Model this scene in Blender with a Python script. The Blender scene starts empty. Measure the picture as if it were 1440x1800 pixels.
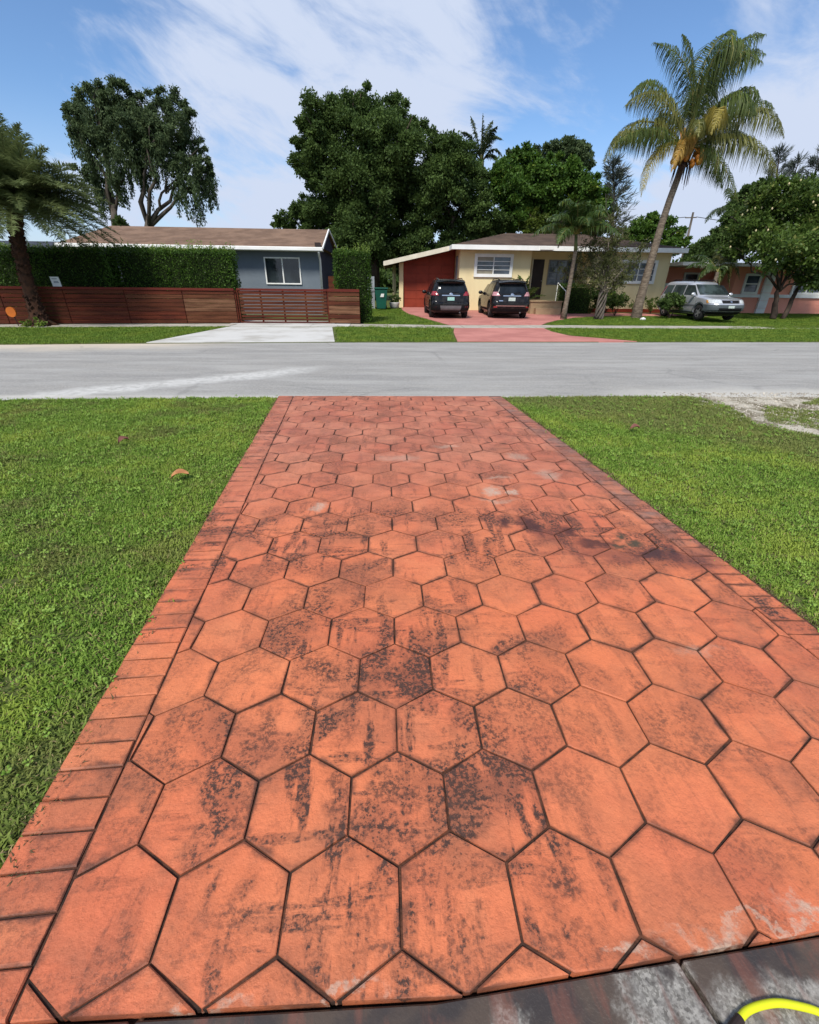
import bpy, bmesh, math, random
import numpy as np
from mathutils import Vector, Matrix

# ------------------------------------------------------------------ camera, sky, sun, exposure
scene = bpy.context.scene
COL = scene.collection
R = math.radians
rng = np.random.default_rng(11)
random.seed(5)

cam_data = bpy.data.cameras.new('camera')
cam_data.sensor_fit = 'HORIZONTAL'
cam_data.sensor_width = 36.0
cam_data.lens = 785.85 / 1440 * 36.0
cam_data.clip_start = 0.02
cam_data.clip_end = 1500
cam = bpy.data.objects.new('camera', cam_data)
COL.objects.link(cam)
_r = Vector((0.9989387242, -0.0445022827, 0.0118731676))
_u = Vector((0.0097421047, 0.4560986546, 0.8898758949))
_f = Vector((0.0450168445, 0.8888158213, -0.4560481549))
cam.matrix_world = Matrix(((_r.x, _u.x, -_f.x, 0), (_r.y, _u.y, -_f.y, 0), (_r.z, _u.z, -_f.z, 1.55), (0, 0, 0, 1)))
scene.camera = cam

SUN_EL, SUN_AZ = R(50), R(203)          # azimuth measured clockwise from +Y
world = bpy.data.worlds.new('World')
scene.world = world
world.use_nodes = True
wt = world.node_tree
wt.nodes.clear()


def wn(t, **k):
    n = wt.nodes.new(t)
    for a, b in k.items():
        setattr(n, a, b)
    return n


def wmath(op, a, b=None, clamp=False):
    n = wn('ShaderNodeMath', operation=op, use_clamp=clamp)
    for i, v in enumerate((a, b)):
        if v is None:
            continue
        if isinstance(v, (int, float)):
            n.inputs[i].default_value = v
        else:
            wt.links.new(v, n.inputs[i])
    return n.outputs[0]


sky = wn('ShaderNodeTexSky', sky_type='NISHITA')
sky.sun_disc = False
sky.sun_elevation = SUN_EL
sky.sun_rotation = SUN_AZ
sky.air_density = 1.0
sky.dust_density = 0.6
sky.ozone_density = 2.0
tc = wn('ShaderNodeTexCoord')
sep = wn('ShaderNodeSeparateXYZ')
wt.links.new(tc.outputs['Generated'], sep.inputs[0])
nrm = wn('ShaderNodeVectorMath', operation='NORMALIZE')
wt.links.new(tc.outputs['Generated'], nrm.inputs[0])


def wnoise(scale, detail, rough, dist, tilt, sc, off=(0, 0, 0)):
    """cloud noise over the sky directions; streaks lie along x, tilted about the y axis"""
    m1 = wn('ShaderNodeMapping')
    m1.inputs['Rotation'].default_value = (0, tilt, 0)
    wt.links.new(nrm.outputs[0], m1.inputs[0])
    m = wn('ShaderNodeMapping')
    m.inputs['Scale'].default_value = sc
    m.inputs['Location'].default_value = off
    wt.links.new(m1.outputs[0], m.inputs[0])
    n = wn('ShaderNodeTexNoise')
    n.inputs['Scale'].default_value = scale
    n.inputs['Detail'].default_value = detail
    n.inputs['Roughness'].default_value = rough
    n.inputs['Distortion'].default_value = dist
    wt.links.new(m.outputs[0], n.inputs['Vector'])
    return n.outputs[0]


n_big = wnoise(2.2, 5, 0.55, 0.5, R(-25), (1.0, 1.0, 1.5), (3.1, 1.7, 0.4))
n_streak = wnoise(2.6, 8, 0.62, 1.3, R(-26), (0.8, 1.0, 2.3), (0.4, 2.2, 0))
n_fine = wnoise(9.0, 6, 0.62, 0.5, R(-20), (0.8, 1, 2.4))


def wblob(d, spread, amt):
    """soft cloud bank centred on direction d"""
    v = Vector(d).normalized()
    n = wn('ShaderNodeVectorMath', operation='DOT_PRODUCT')
    nn = wn('ShaderNodeVectorMath', operation='NORMALIZE')
    wt.links.new(tc.outputs['Generated'], nn.inputs[0])
    wt.links.new(nn.outputs[0], n.inputs[0])
    n.inputs[1].default_value = v
    mr = wn('ShaderNodeMapRange', interpolation_type='SMOOTHSTEP')
    wt.links.new(n.outputs['Value'], mr.inputs[0])
    mr.inputs[1].default_value = math.cos(R(spread))
    mr.inputs[2].default_value = 1.0
    mr.inputs[3].default_value = 0.0
    mr.inputs[4].default_value = amt
    return mr.outputs[0]


cl = wmath('ADD', wmath('MULTIPLY', wmath('SUBTRACT', n_big, 0.5), 1.4), wmath('MULTIPLY', wmath('SUBTRACT', n_streak, 0.5), 1.25))
cl = wmath('ADD', wmath('ADD', cl, 0.60), wmath('MULTIPLY', wmath('SUBTRACT', n_fine, 0.5), 1.15))
for d, s, a in [((-0.16, 0.95, 0.27), 24, 0.36), ((0.60, 0.77, 0.20), 16, 0.42), ((0.52, 0.85, 0.12), 12, 0.25), ((-0.45, 0.88, 0.19), 14, 0.06), ((0.36, 0.86, 0.38), 7, 0.22), ((0.14, 0.957, 0.25), 8, 0.06),
                ((-0.50, 0.83, 0.31), 14, -0.50), ((0.30, 0.9, 0.29), 15, -0.40), ((0.47, 0.82, 0.31), 12, -0.42), ((-0.30, 0.93, 0.07), 9, -0.2)]:
    cl = wmath('ADD', cl, wblob(d, s, a))
ramp = wn('ShaderNodeMapRange', interpolation_type='SMOOTHSTEP')
wt.links.new(cl, ramp.inputs[0])
ramp.inputs[1].default_value = 0.24
ramp.inputs[2].default_value = 0.90
hor = wn('ShaderNodeMapRange', interpolation_type='SMOOTHSTEP')       # haze band over the horizon
wt.links.new(sep.outputs[2], hor.inputs[0])
hor.inputs[1].default_value = 0.26
hor.inputs[2].default_value = 0.0
hor.inputs[4].default_value = 0.6
cmax = wmath('MAXIMUM', ramp.outputs[0], hor.outputs[0])
bg_sky = wn('ShaderNodeBackground')
bg_sky.inputs[1].default_value = 0.074
tint = wn('ShaderNodeMixRGB', blend_type='MULTIPLY')
tint.inputs[0].default_value = 1.0
tint.inputs[2].default_value = (0.74, 0.89, 1.05, 1)
wt.links.new(sky.outputs[0], tint.inputs[1])
wt.links.new(tint.outputs[0], bg_sky.inputs[0])
bg_cl = wn('ShaderNodeBackground')
bg_cl.inputs[0].default_value = (0.67, 0.76, 0.95, 1)
bg_cl.inputs[1].default_value = 0.46
mixw = wn('ShaderNodeMixShader')
wt.links.new(cmax, mixw.inputs[0])
wt.links.new(bg_sky.outputs[0], mixw.inputs[1])
wt.links.new(bg_cl.outputs[0], mixw.inputs[2])
wout = wn('ShaderNodeOutputWorld')
wt.links.new(mixw.outputs[0], wout.inputs[0])

sd = bpy.data.lights.new('sun', 'SUN')
sd.energy = 2.2
sd.angle = R(14)
sd.color = (1.0, 0.95, 0.87)
sun = bpy.data.objects.new('sun', sd)
COL.objects.link(sun)
_d = Vector((math.sin(SUN_AZ) * math.cos(SUN_EL), math.cos(SUN_AZ) * math.cos(SUN_EL), math.sin(SUN_EL)))
sun.rotation_euler = _d.to_track_quat('Z', 'Y').to_euler()
sun.location = _d * 50

scene.view_settings.view_transform = 'Standard'
scene.view_settings.look = 'None'
scene.view_settings.exposure = 1.05
scene.view_settings.gamma = 1.0
scene.view_settings.use_curve_mapping = False
scene.cycles.max_bounces = 6
scene.cycles.transparent_max_bounces = 4

# ------------------------------------------------------------------ helpers


def gz(y):
    """height of the far yards: level to the far pavement, then gently rising"""
    return 0.0 if y < 20 else min(0.02 * (y - 20), 0.5)


def tag(o, label=None, cat=None, group=None, kind=None):
    if label:
        o['label'] = label
    if cat:
        o['category'] = cat
    if group:
        o['group'] = group
    if kind:
        o['kind'] = kind
    return o


def empty(name, loc, label, cat, group=None, rz=0.0):
    o = bpy.data.objects.new(name, None)
    o.empty_display_size = 0.3
    COL.objects.link(o)
    o.location = loc
    o.rotation_euler = (0, 0, rz)
    return tag(o, label, cat, group)


def link(name, me, mats, parent=None, world=True):
    if not isinstance(mats, (list, tuple)):
        mats = [mats]
    for m in mats:
        if m:
            me.materials.append(m)
    o = bpy.data.objects.new(name, me)
    COL.objects.link(o)
    if parent is not None:
        o.parent = parent
        if world:                                   # vertices came in world coordinates, parents of this kind are unrotated
            l = parent.location
            p = parent.parent
            while p is not None:
                l = l + p.location
                p = p.parent
            me.transform(Matrix.Translation(-l))
    return o


class MB:
    def __init__(s):
        s.v = []
        s.f = []
        s.m = []

    def add(s, vs, fs, mi=0):
        b = len(s.v)
        s.v += [tuple(map(float, p)) for p in vs]
        s.f += [tuple(b + i for i in f) for f in fs]
        s.m += [mi] * len(fs)
        return s

    def box(s, x0, x1, y0, y1, z0, z1, mi=0):
        return s.add([(x0, y0, z0), (x1, y0, z0), (x1, y1, z0), (x0, y1, z0), (x0, y0, z1), (x1, y0, z1), (x1, y1, z1), (x0, y1, z1)],
                     [(3, 2, 1, 0), (4, 5, 6, 7), (0, 1, 5, 4), (1, 2, 6, 5), (2, 3, 7, 6), (3, 0, 4, 7)], mi)

    def bar(s, p, q, w, h, up=(0, 0, 1), mi=0):
        """box section w (sideways) x h (along up) from p to q"""
        p, q, up = Vector(p), Vector(q), Vector(up)
        d = (q - p).normalized()
        a = d.cross(up).normalized()
        u = a.cross(d).normalized()
        vs = [c + a * (sx * w / 2) + u * (sz * h / 2) for c in (p, q) for sx, sz in ((-1, -1), (1, -1), (1, 1), (-1, 1))]
        return s.add(vs, [(3, 2, 1, 0), (4, 5, 6, 7), (0, 1, 5, 4), (1, 2, 6, 5), (2, 3, 7, 6), (3, 0, 4, 7)], mi)

    def prism(s, poly, z0, z1, mi=0):
        """vertical prism; z1 may be a function of (x, y)"""
        n = len(poly)
        a = sum(poly[i][0] * poly[(i + 1) % n][1] - poly[(i + 1) % n][0] * poly[i][1] for i in range(n))
        if a < 0:
            poly = poly[::-1]
        f1 = z1 if callable(z1) else (lambda x, y: z1)
        f0 = z0 if callable(z0) else (lambda x, y: z0)
        vs = [(x, y, f0(x, y)) for x, y in poly] + [(x, y, f1(x, y)) for x, y in poly]
        fs = [tuple(range(n))[::-1], tuple(range(n, 2 * n))] + [(i, (i + 1) % n, n + (i + 1) % n, n + i) for i in range(n)]
        return s.add(vs, fs, mi)

    def tube(s, pts, rad, n=8, mi=0, cap=True):
        pts = [Vector(p) for p in pts]
        if isinstance(rad, (int, float)):
            rad = [rad] * len(pts)
        vs, fs = [], []
        ref = Vector((0.31, 0.17, 0.93))
        for i, p in enumerate(pts):
            t = (pts[min(i + 1, len(pts) - 1)] - pts[max(i - 1, 0)]).normalized()
            if abs(t.dot(ref)) > 0.95:
                ref = Vector((1, 0.2, 0))
            a = t.cross(ref).normalized()
            b = t.cross(a).normalized()
            for k in range(n):
                w = 2 * math.pi * k / n
                vs.append(p + (a * math.cos(w) + b * math.sin(w)) * rad[i])
        for i in range(len(pts) - 1):
            for k in range(n):
                k2 = (k + 1) % n
                fs.append((i * n + k, i * n + k2, (i + 1) * n + k2, (i + 1) * n + k))
        if cap:
            fs.append(tuple(range(n))[::-1])
            fs.append(tuple((len(pts) - 1) * n + k for k in range(n)))
        return s.add(vs, fs, mi)

    def lathe(s, c, prof, n=16, mi=0):
        """prof: (radius, z) pairs"""
        vs, fs = [], []
        for r, z in prof:
            for k in range(n):
                w = 2 * math.pi * k / n
                vs.append((c[0] + r * math.cos(w), c[1] + r * math.sin(w), c[2] + z))
        for i in range(len(prof) - 1):
            for k in range(n):
                k2 = (k + 1) % n
                fs.append((i * n + k, i * n + k2, (i + 1) * n + k2, (i + 1) * n + k))
        fs.append(tuple(range(n))[::-1])
        fs.append(tuple((len(prof) - 1) * n + k for k in range(n)))
        return s.add(vs, fs, mi)

    def ball(s, c, r, mi=0, sub=1, sq=(1, 1, 1), jit=0.0):
        bm = bmesh.new()
        bmesh.ops.create_icosphere(bm, subdivisions=sub, radius=1)
        vs = [(c[0] + v.co.x * r * sq[0] * (1 + random.uniform(-jit, jit)), c[1] + v.co.y * r * sq[1] * (1 + random.uniform(-jit, jit)),
               c[2] + v.co.z * r * sq[2] * (1 + random.uniform(-jit, jit))) for v in bm.verts]
        fs = [tuple(v.index for v in f.verts) for f in bm.faces]
        bm.free()
        return s.add(vs, fs, mi)

    def mesh(s, name='mesh', smooth=False):
        me = bpy.data.meshes.new(name)
        me.from_pydata(s.v, [], s.f)
        if any(s.m):
            me.polygons.foreach_set('material_index', s.m)
        if smooth:
            me.polygons.foreach_set('use_smooth', [True] * len(s.f))
        me.update()
        return me

    def build(s, name, mats, parent=None, world=True, smooth=False, bevel=0.0):
        me = s.mesh(name, smooth)
        if bevel:
            bm = bmesh.new()
            bm.from_mesh(me)
            bmesh.ops.bevel(bm, geom=bm.edges[:], offset=bevel, segments=1, affect='EDGES', clamp_overlap=True)
            bm.to_mesh(me)
            bm.free()
        return link(name, me, mats, parent, world)


def fast_mesh(name, V, F, tint=None, smooth=False, mi=None):
    """V (n,3), F (m,k) numpy -> mesh"""
    me = bpy.data.meshes.new(name)
    k = F.shape[1]
    me.vertices.add(len(V))
    me.vertices.foreach_set('co', np.ascontiguousarray(V, dtype=np.float32).ravel())
    me.loops.add(F.size)
    me.loops.foreach_set('vertex_index', np.ascontiguousarray(F, dtype=np.int32).ravel())
    me.polygons.add(len(F))
    me.polygons.foreach_set('loop_start', np.arange(0, F.size, k, dtype=np.int32))
    if smooth:
        me.polygons.foreach_set('use_smooth', np.ones(len(F), dtype=bool))
    if mi is not None:
        me.polygons.foreach_set('material_index', mi.astype(np.int32))
    me.update(calc_edges=True)
    if tint is not None:
        a = me.attributes.new('tint', 'FLOAT', 'FACE')
        a.data.foreach_set('value', tint.astype(np.float32))
    return me


# ------------------------------------------------------------------ materials
class NT:
    """small node-tree writer"""

    def __init__(s, name):
        s.mat = bpy.data.materials.new(name)
        s.mat.use_nodes = True
        s.t = s.mat.node_tree
        s.t.nodes.clear()
        s.out = s.t.nodes.new('ShaderNodeOutputMaterial')

    def n(s, t, ins=None, **k):
        n = s.t.nodes.new(t)
        for a, b in k.items():
            setattr(n, a, b)
        for i, v in (ins or {}).items():
            s.set(n.inputs[i], v)
        return n

    def set(s, sock, v):
        if isinstance(v, bpy.types.NodeSocket):
            s.t.links.new(v, sock)
        else:
            if sock.type == 'RGBA' and len(v) == 3:
                v = (*v, 1)
            sock.default_value = v

    def math(s, op, a, b=0.0, clamp=False):
        return s.n('ShaderNodeMath', {0: a, 1: b}, operation=op, use_clamp=clamp).outputs[0]

    def noise(s, vec, scale, detail=4, rough=0.55, dist=0.0):
        return s.n('ShaderNodeTexNoise', {'Vector': vec, 'Scale': scale, 'Detail': detail, 'Roughness': rough, 'Distortion': dist}).outputs[0]

    def map(s, vec, scale=(1, 1, 1), loc=(0, 0, 0), rot=(0, 0, 0)):
        return s.n('ShaderNodeMapping', {'Vector': vec, 'Scale': scale, 'Location': loc, 'Rotation': rot}).outputs[0]

    def rng(s, v, a, b, c=0.0, d=1.0, smooth=True):
        return s.n('ShaderNodeMapRange', {0: v, 1: a, 2: b, 3: c, 4: d}, interpolation_type='SMOOTHSTEP' if smooth else 'LINEAR').outputs[0]

    def mix(s, f, a, b, bt='MIX'):
        return s.n('ShaderNodeMixRGB', {0: f, 1: a, 2: b}, blend_type=bt).outputs[0]

    def pos(s):
        return s.n('ShaderNodeNewGeometry').outputs['Position']

    def obj(s):
        return s.n('ShaderNodeTexCoord').outputs['Object']

    def bump(s, h, strength=0.3, dist=0.02):
        return s.n('ShaderNodeBump', {'Height': h, 'Strength': strength, 'Distance': dist}).outputs[0]

    def bsdf(s, col, rough=0.6, spec=0.4, normal=None, metal=0.0, coat=0.0):
        b = s.n('ShaderNodeBsdfPrincipled', {'Base Color': col, 'Roughness': rough, 'Specular IOR Level': spec, 'Metallic': metal, 'Coat Weight': coat})
        if normal is not None:
            s.set(b.inputs['Normal'], normal)
        return b.outputs[0]

    def fin(s, sh):
        s.t.links.new(sh, s.out.inputs[0])
        return s.mat


def plain(name, c1, c2=None, scale=4.0, rough=0.65, spec=0.35, bump=0.0, bscale=40.0, metal=0.0, coat=0.0, lo=0.35, hi=0.65, stretch=(1, 1, 1), detail=5):
    t = NT(name)
    p = t.pos()
    if c2 is None:
        c2 = tuple(c * 0.82 for c in c1)
    f = t.rng(t.noise(t.map(p, stretch), scale, detail, 0.6), lo, hi)
    col = t.mix(f, c1, c2)
    nm = t.bump(t.noise(t.map(p, stretch), bscale, 4), bump, 0.02) if bump else None
    return t.fin(t.bsdf(col, rough, spec, nm, metal, coat))


def leafmat(name, dark, light, extra=None, trans=0.3, rough=0.5, spec=0.3, back=None):
    """leaf: colour varies from leaf to leaf by the 'tint' attribute and from branch to branch by noise"""
    t = NT(name)
    a = t.n('ShaderNodeAttribute', attribute_name='tint').outputs['Fac']
    col = t.mix(a, dark, light)
    f = t.rng(t.noise(t.pos(), 0.9, 3), 0.4, 0.65, 0.0, 0.5)
    col = t.mix(f, col, tuple(c * 1.35 for c in light))
    if extra:
        col = t.mix(t.rng(a, 0.90, 0.96), col, extra)
    b = t.bsdf(col, rough, spec)
    tr = t.n('ShaderNodeBsdfTranslucent', {'Color': t.mix(0.5, col, tuple(c * 1.5 for c in light))}).outputs[0]
    return t.fin(t.n('ShaderNodeMixShader', {0: trans, 1: b, 2: tr}).outputs[0])

# ------------------------------------------------------------------ stamped driveway material


def tile_material(name, worn=True):
    t = NT(name)
    p = t.pos()
    oi = t.n('ShaderNodeObjectInfo').outputs['Random']
    sx = t.n('ShaderNodeSeparateXYZ', {0: p})
    X, Y = sx.outputs[0], sx.outputs[1]
    warp = t.n('ShaderNodeTexNoise', {'Vector': p, 'Scale': 5.0, 'Detail': 6, 'Roughness': 0.65}).outputs['Color']
    wv = t.n('ShaderNodeVectorMath', {0: t.n('ShaderNodeVectorMath', {0: warp, 1: (0.5, 0.5, 0.5)}, operation='SUBTRACT').outputs[0], 'Scale': 0.32}, operation='SCALE').outputs[0]
    pw = t.n('ShaderNodeVectorMath', {0: p, 1: wv}, operation='ADD').outputs[0]

    def blob(cx, cy, rx, ry, soft=0.5):
        q = t.n('ShaderNodeVectorMath', {0: pw, 1: (cx, cy, 0)}, operation='SUBTRACT').outputs[0]
        q = t.n('ShaderNodeVectorMath', {0: q, 1: (1 / rx, 1 / ry, 0)}, operation='MULTIPLY').outputs[0]
        l = t.n('ShaderNodeVectorMath', {0: q}, operation='LENGTH').outputs['Value']
        return t.rng(l, 1.0, 1.0 - soft, 0.0, 1.0)

    # paint: orange terracotta with redder and paler areas; sky glare painted in towards the far end
    c = t.mix(t.rng(t.noise(p, 1.1, 4), 0.35, 0.68), (0.68, 0.200, 0.080), (0.60, 0.158, 0.072))
    c = t.mix(t.rng(t.noise(t.map(p, (1, 1, 1), (7, 3, 0)), 3.5, 5, 0.6), 0.45, 0.75, 0, 0.55), c, (0.72, 0.245, 0.108))
    far = t.rng(Y, 1.8, 4.8)  # glare of a grazing view, put into the colour by distance
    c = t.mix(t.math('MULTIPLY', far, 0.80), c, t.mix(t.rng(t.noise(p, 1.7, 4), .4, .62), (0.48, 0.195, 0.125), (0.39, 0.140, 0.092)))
    edgeR = t.math('SUBTRACT', t.math('ADD', X, t.math('MULTIPLY', Y, 0.081)), 2.13)
    c = t.mix(t.math('MULTIPLY', t.math('MULTIPLY', t.rng(edgeR, -0.08, 0.03), t.rng(Y, 1.9, 3.0)), t.rng(t.noise(p, 6, 4), .38, .6, .35, .9)), c, (0.22, 0.135, 0.108))
    c = t.mix(t.rng(oi, 0.0, 1.0, 0.0, 0.22), c, (0.47, 0.088, 0.038))
    # grime: every tile has its own share; soft clouds of mildew, sponge-like speckle inside them, drag marks
    own = t.rng(oi, 0.10, 0.95, 0.72, 1.18)
    c1 = t.noise(p, 52, 6, 0.74)
    c2 = t.noise(t.map(p, (1, 1, 1), (1, 1, 4)), 9, 7, 0.70)
    vor = t.n('ShaderNodeTexVoronoi', {'Vector': t.n('ShaderNodeVectorMath', {0: p, 1: t.n('ShaderNodeVectorMath', {0: t.n('ShaderNodeTexNoise', {'Vector': p, 'Scale': 60.0, 'Detail': 4, 'Roughness': 0.7}).outputs['Color'], 'Scale': 0.030}, operation='SCALE').outputs[0]}, operation='ADD').outputs[0], 'Scale': 74.0, 'Randomness': 1.0}).outputs['Distance']
    pits = t.math('MULTIPLY', t.rng(vor, 0.46, 0.22), t.rng(t.noise(p, 23, 3), 0.46, 0.56))
    grain = t.math('MAXIMUM', t.math('MULTIPLY', t.rng(c1, 0.44, 0.58), t.rng(c2, 0.40, 0.55)), t.math('MULTIPLY', pits, 0.7))
    mid = blob(-0.05, 1.15, 0.95, 1.25, 0.9)                  # the middle left, where the cars drip and stand
    band = t.math('MULTIPLY', t.rng(Y, 2.0, 2.4), t.rng(Y, 3.4, 2.9))
    share = t.math('MAXIMUM', t.math('ADD', t.math('MULTIPLY', mid, 0.95), 0.58), t.math('MULTIPLY', band, 1.15))
    cloud = t.rng(t.noise(t.map(p, (1, 1, 1), (2.3, 9.1, 0)), 2.6, 5, 0.6, 0.5), 0.46, 0.60)
    streak_y = t.rng(t.noise(t.map(p, (7, 1.2, 1), (4, 0, 0)), 1.25, 6, 0.62, 0.2), 0.50, 0.60)
    streak_x = t.rng(t.noise(t.map(p, (1.3, 9, 1)), 1.3, 6, 0.64, 0.3), 0.51, 0.61)
    film = t.math('MAXIMUM', cloud, t.math('MAXIMUM', streak_y, t.math('MULTIPLY', streak_x, 0.8)))
    film = t.math('MULTIPLY', film, t.math('MULTIPLY', share, own))
    dirt = t.math('MULTIPLY', film, t.math('ADD', t.math('MULTIPLY', grain, 0.80), 0.38))
    dirt = t.math('MAXIMUM', dirt, t.math('MULTIPLY', grain, 0.16))
    veil = t.math('MULTIPLY', t.rng(t.noise(t.map(p, (1, 1, 1), (5, 1, 2)), 3.4, 5, 0.6, 0.4), 0.42, 0.70), t.math('MULTIPLY', own, 0.46))
    c = t.mix(veil, c, (0.23, 0.092, 0.052))
    # known heavy patches
    for (bx, by, rx, ry, am) in [(-0.32, 1.47, 0.17, 0.16, .8), (0.01, 1.46, 0.15, 0.15, .65), (0.02, 0.92, 0.17, 0.10, .75), (0.27, 0.87, 0.15, 0.09, .6),
                                 (-0.47, 1.16, 0.07, 0.22, .7), (-0.17, 1.22, 0.06, 0.2, .6), (0.46, 0.66, 0.12, 0.10, .75), (-0.5, 0.86, 0.07, 0.15, .6),
                                 (-0.2, 0.95, 0.07, 0.15, .7), (0.56, 1.15, 0.16, 0.09, .45), (0.4, 0.52, 0.3, 0.03, .5), (0.02, 0.50, 0.2, 0.04, .7),
                                 (-0.9, 2.1, 0.1, 0.3, .5), (0.3, 2.65, 0.5, 0.14, .5), (-0.2, 2.95, 0.5, 0.10, .5), (-0.3, 2.3, 0.5, 0.16, .4), (2.05, 1.86, 0.09, 0.2, 1.1),
                                 (1.95, 2.3, .1, .12, .8), (-0.4, 3.6, 0.15, .3, .4), (0.55, 3.62, 0.35, .12, .5)]:
        bl = blob(bx, by, rx, ry, 0.8)
        dirt = t.math('MAXIMUM', dirt, t.math('MULTIPLY', t.math('MULTIPLY', bl, am * 1.3), t.math('MAXIMUM', t.rng(c1, 0.42, 0.57, 0.34, 1.0), pits)))
    edge = t.n('ShaderNodeAttribute', attribute_name='edge').outputs['Fac']
    eg = t.math('MULTIPLY', t.rng(t.math('ADD', edge, t.math('MULTIPLY', t.math('SUBTRACT', c2, 0.5), 1.5)), 0.50, 1.0), t.rng(t.noise(p, 2.7, 3), 0.36, 0.60, 0.3, 0.95))
    dirt = t.math('MAXIMUM', dirt, eg)
    c = t.mix(t.math('MULTIPLY', dirt, 0.92, True), c, (0.052, 0.029, 0.021))
    # spilled oil and the green-black mouldy patch on the right
    for (bx, by, rx, ry, am, cc) in [(1.02, 2.80, 0.13, 0.19, .92, (0.042, .018, .018)), (0.83, 2.86, .07, .12, .85, (0.042, .018, .018)), (1.08, 2.64, .20, .16, .62, (0.10, .032, .026)),
                                     (1.27, 2.68, .09, .16, .92, (0.042, .018, .018)), (1.42, 2.53, .22, .08, .88, (0.042, .018, .018)), (1.60, 2.61, .07, .06, .95, (0.040, .045, .027)),
                                     (1.67, 2.50, .07, .07, .95, (0.040, .045, .027)), (1.55, 2.50, .07, .05, .9, (0.045, .045, .027)), (1.70, 2.38, .20, .06, .95, (0.030, .018, .020)),
                                     (1.86, 2.43, .08, .14, .9, (0.030, .018, .020)), (1.45, 2.38, .36, .14, .55, (0.11, .036, .03)), (1.93, 2.3, .26, .18, .55, (0.11, .036, .03)), (1.2, 2.45, .3, .16, .35, (0.14, .045, .035))]:
        bl = blob(bx, by, rx, ry, 0.75)
        c = t.mix(t.math('MULTIPLY', bl, am), c, cc)
    # paint worn through to pale concrete
    for (bx, by, rx, ry, am) in [(-0.55, 3.13, .09, .09, .75), (0.87, 3.40, .12, .09, .95), (1.03, 3.37, .06, .07, .9), (0.86, 3.22, .2, .06, .5), (1.45, 3.72, .14, .16, .6), (1.0, 3.68, .2, .05, .5),
                                 (0.1, 4.2, .3, .12, .4), (1.3, 4.2, .16, .14, .5), (0.62, 4.55, .2, .06, .5), (-0.5, .435, .16, .022, .8), (0.62, .468, .10, .018, .7), (0.85, .51, .18, .022, .7), (1.18, .565, .16, .030, .8), (1.05, .53, .3, .012, .6), (-0.15, .432, .16, .014, .6), (1.48, 1.55, .16, .05, .25)]:
        bl = blob(bx, by, rx, ry, 0.8)
        c = t.mix(t.math('MULTIPLY', t.math('MULTIPLY', bl, am), t.rng(c1, 0.3, 0.58, 0.15, 1.0)), c, (0.47, 0.355, 0.27))
    fine = t.noise(p, 210, 3, 0.6)
    c = t.mix(t.rng(fine, 0.3, 0.7, 0.0, 0.30), c, t.mix(0.5, c, (0.26, 0.075, 0.04)))
    h = t.math('ADD', t.math('ADD', t.math('MULTIPLY', t.noise(p, 14, 7, 0.66), 1.0), t.math('MULTIPLY', t.rng(vor, 0.5, 0.2), -0.10)), t.math('MULTIPLY', fine, 0.12))
    nm = t.bump(h, 0.40, 0.02)
    ro = t.rng(t.noise(p, 5, 4), 0.3, 0.7, 0.50, 0.70)
    return t.fin(t.bsdf(c, ro, 0.30, nm))


def grout_material():
    t = NT('grout')
    p = t.pos()
    c = t.mix(t.rng(t.noise(p, 14, 5), 0.35, 0.65), (0.030, 0.020, 0.016), (0.10, 0.042, 0.025))
    return t.fin(t.bsdf(c, 0.85, 0.2, t.bump(t.noise(p, 90, 4), 0.6, 0.01)))


def walk_material():
    t = NT('wet_concrete')
    p = t.pos()
    peb = t.n('ShaderNodeTexVoronoi', {'Vector': p, 'Scale': 170.0}).outputs['Color']
    pv = t.n('ShaderNodeSeparateXYZ', {0: peb}).outputs[0]
    grey = t.mix(t.rng(pv, 0.1, 0.9), (0.15, 0.14, 0.12), (0.33, 0.31, 0.275))
    grey = t.mix(t.rng(t.noise(p, 22, 5, 0.7), 0.45, 0.65, 0, 0.6), grey, (0.42, 0.395, 0.355))
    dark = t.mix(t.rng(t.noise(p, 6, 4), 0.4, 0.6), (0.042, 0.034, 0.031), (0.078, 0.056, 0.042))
    sx = t.n('ShaderNodeSeparateXYZ', {0: p}).outputs[0]
    sp = t.n('ShaderNodeSeparateXYZ', {0: p})
    wob = t.math('MULTIPLY', t.math('SUBTRACT', t.noise(p, 13, 6, 0.68), 0.5), 0.16)
    X = t.math('ADD', sp.outputs[0], wob)
    Y = t.math('ADD', sp.outputs[1], wob)

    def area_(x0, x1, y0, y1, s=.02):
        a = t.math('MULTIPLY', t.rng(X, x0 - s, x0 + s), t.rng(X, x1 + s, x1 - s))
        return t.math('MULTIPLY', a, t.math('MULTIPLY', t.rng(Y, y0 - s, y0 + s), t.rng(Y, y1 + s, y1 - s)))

    pale_area = area_(.235, .305, -2, .405)  # pale grey areas, rougher than the dark wet concrete around them
    pale_area = t.math('MAXIMUM', pale_area, area_(.55, .76, -2, .46))
    pale_area = t.math('MAXIMUM', pale_area, area_(.74, 1.12, -2, .41, .03))
    pale_area = t.math('MAXIMUM', pale_area, area_(-2, -.1, -2, .25, .05))
    pale_area = t.math('MULTIPLY', pale_area, t.rng(t.noise(p, 28, 5, 0.7), 0.34, 0.60, 0.30, 0.85))
    c = t.mix(pale_area, dark, grey)
    red = t.rng(t.noise(t.map(p, (9, 2.5, 1), (3, 1, 0)), 1.6, 5, 0.6, 0.5), 0.50, 0.68, 0, 0.5)
    c = t.mix(red, c, (0.20, 0.075, 0.05))
    ro = t.math('SUBTRACT', 0.75, t.math('MULTIPLY', t.math('SUBTRACT', 1.0, pale_area), 0.45))
    return t.fin(t.bsdf(c, ro, 0.4, t.bump(t.math('ADD', pv, t.noise(p, 60, 4)), 0.35, 0.006)))


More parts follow.
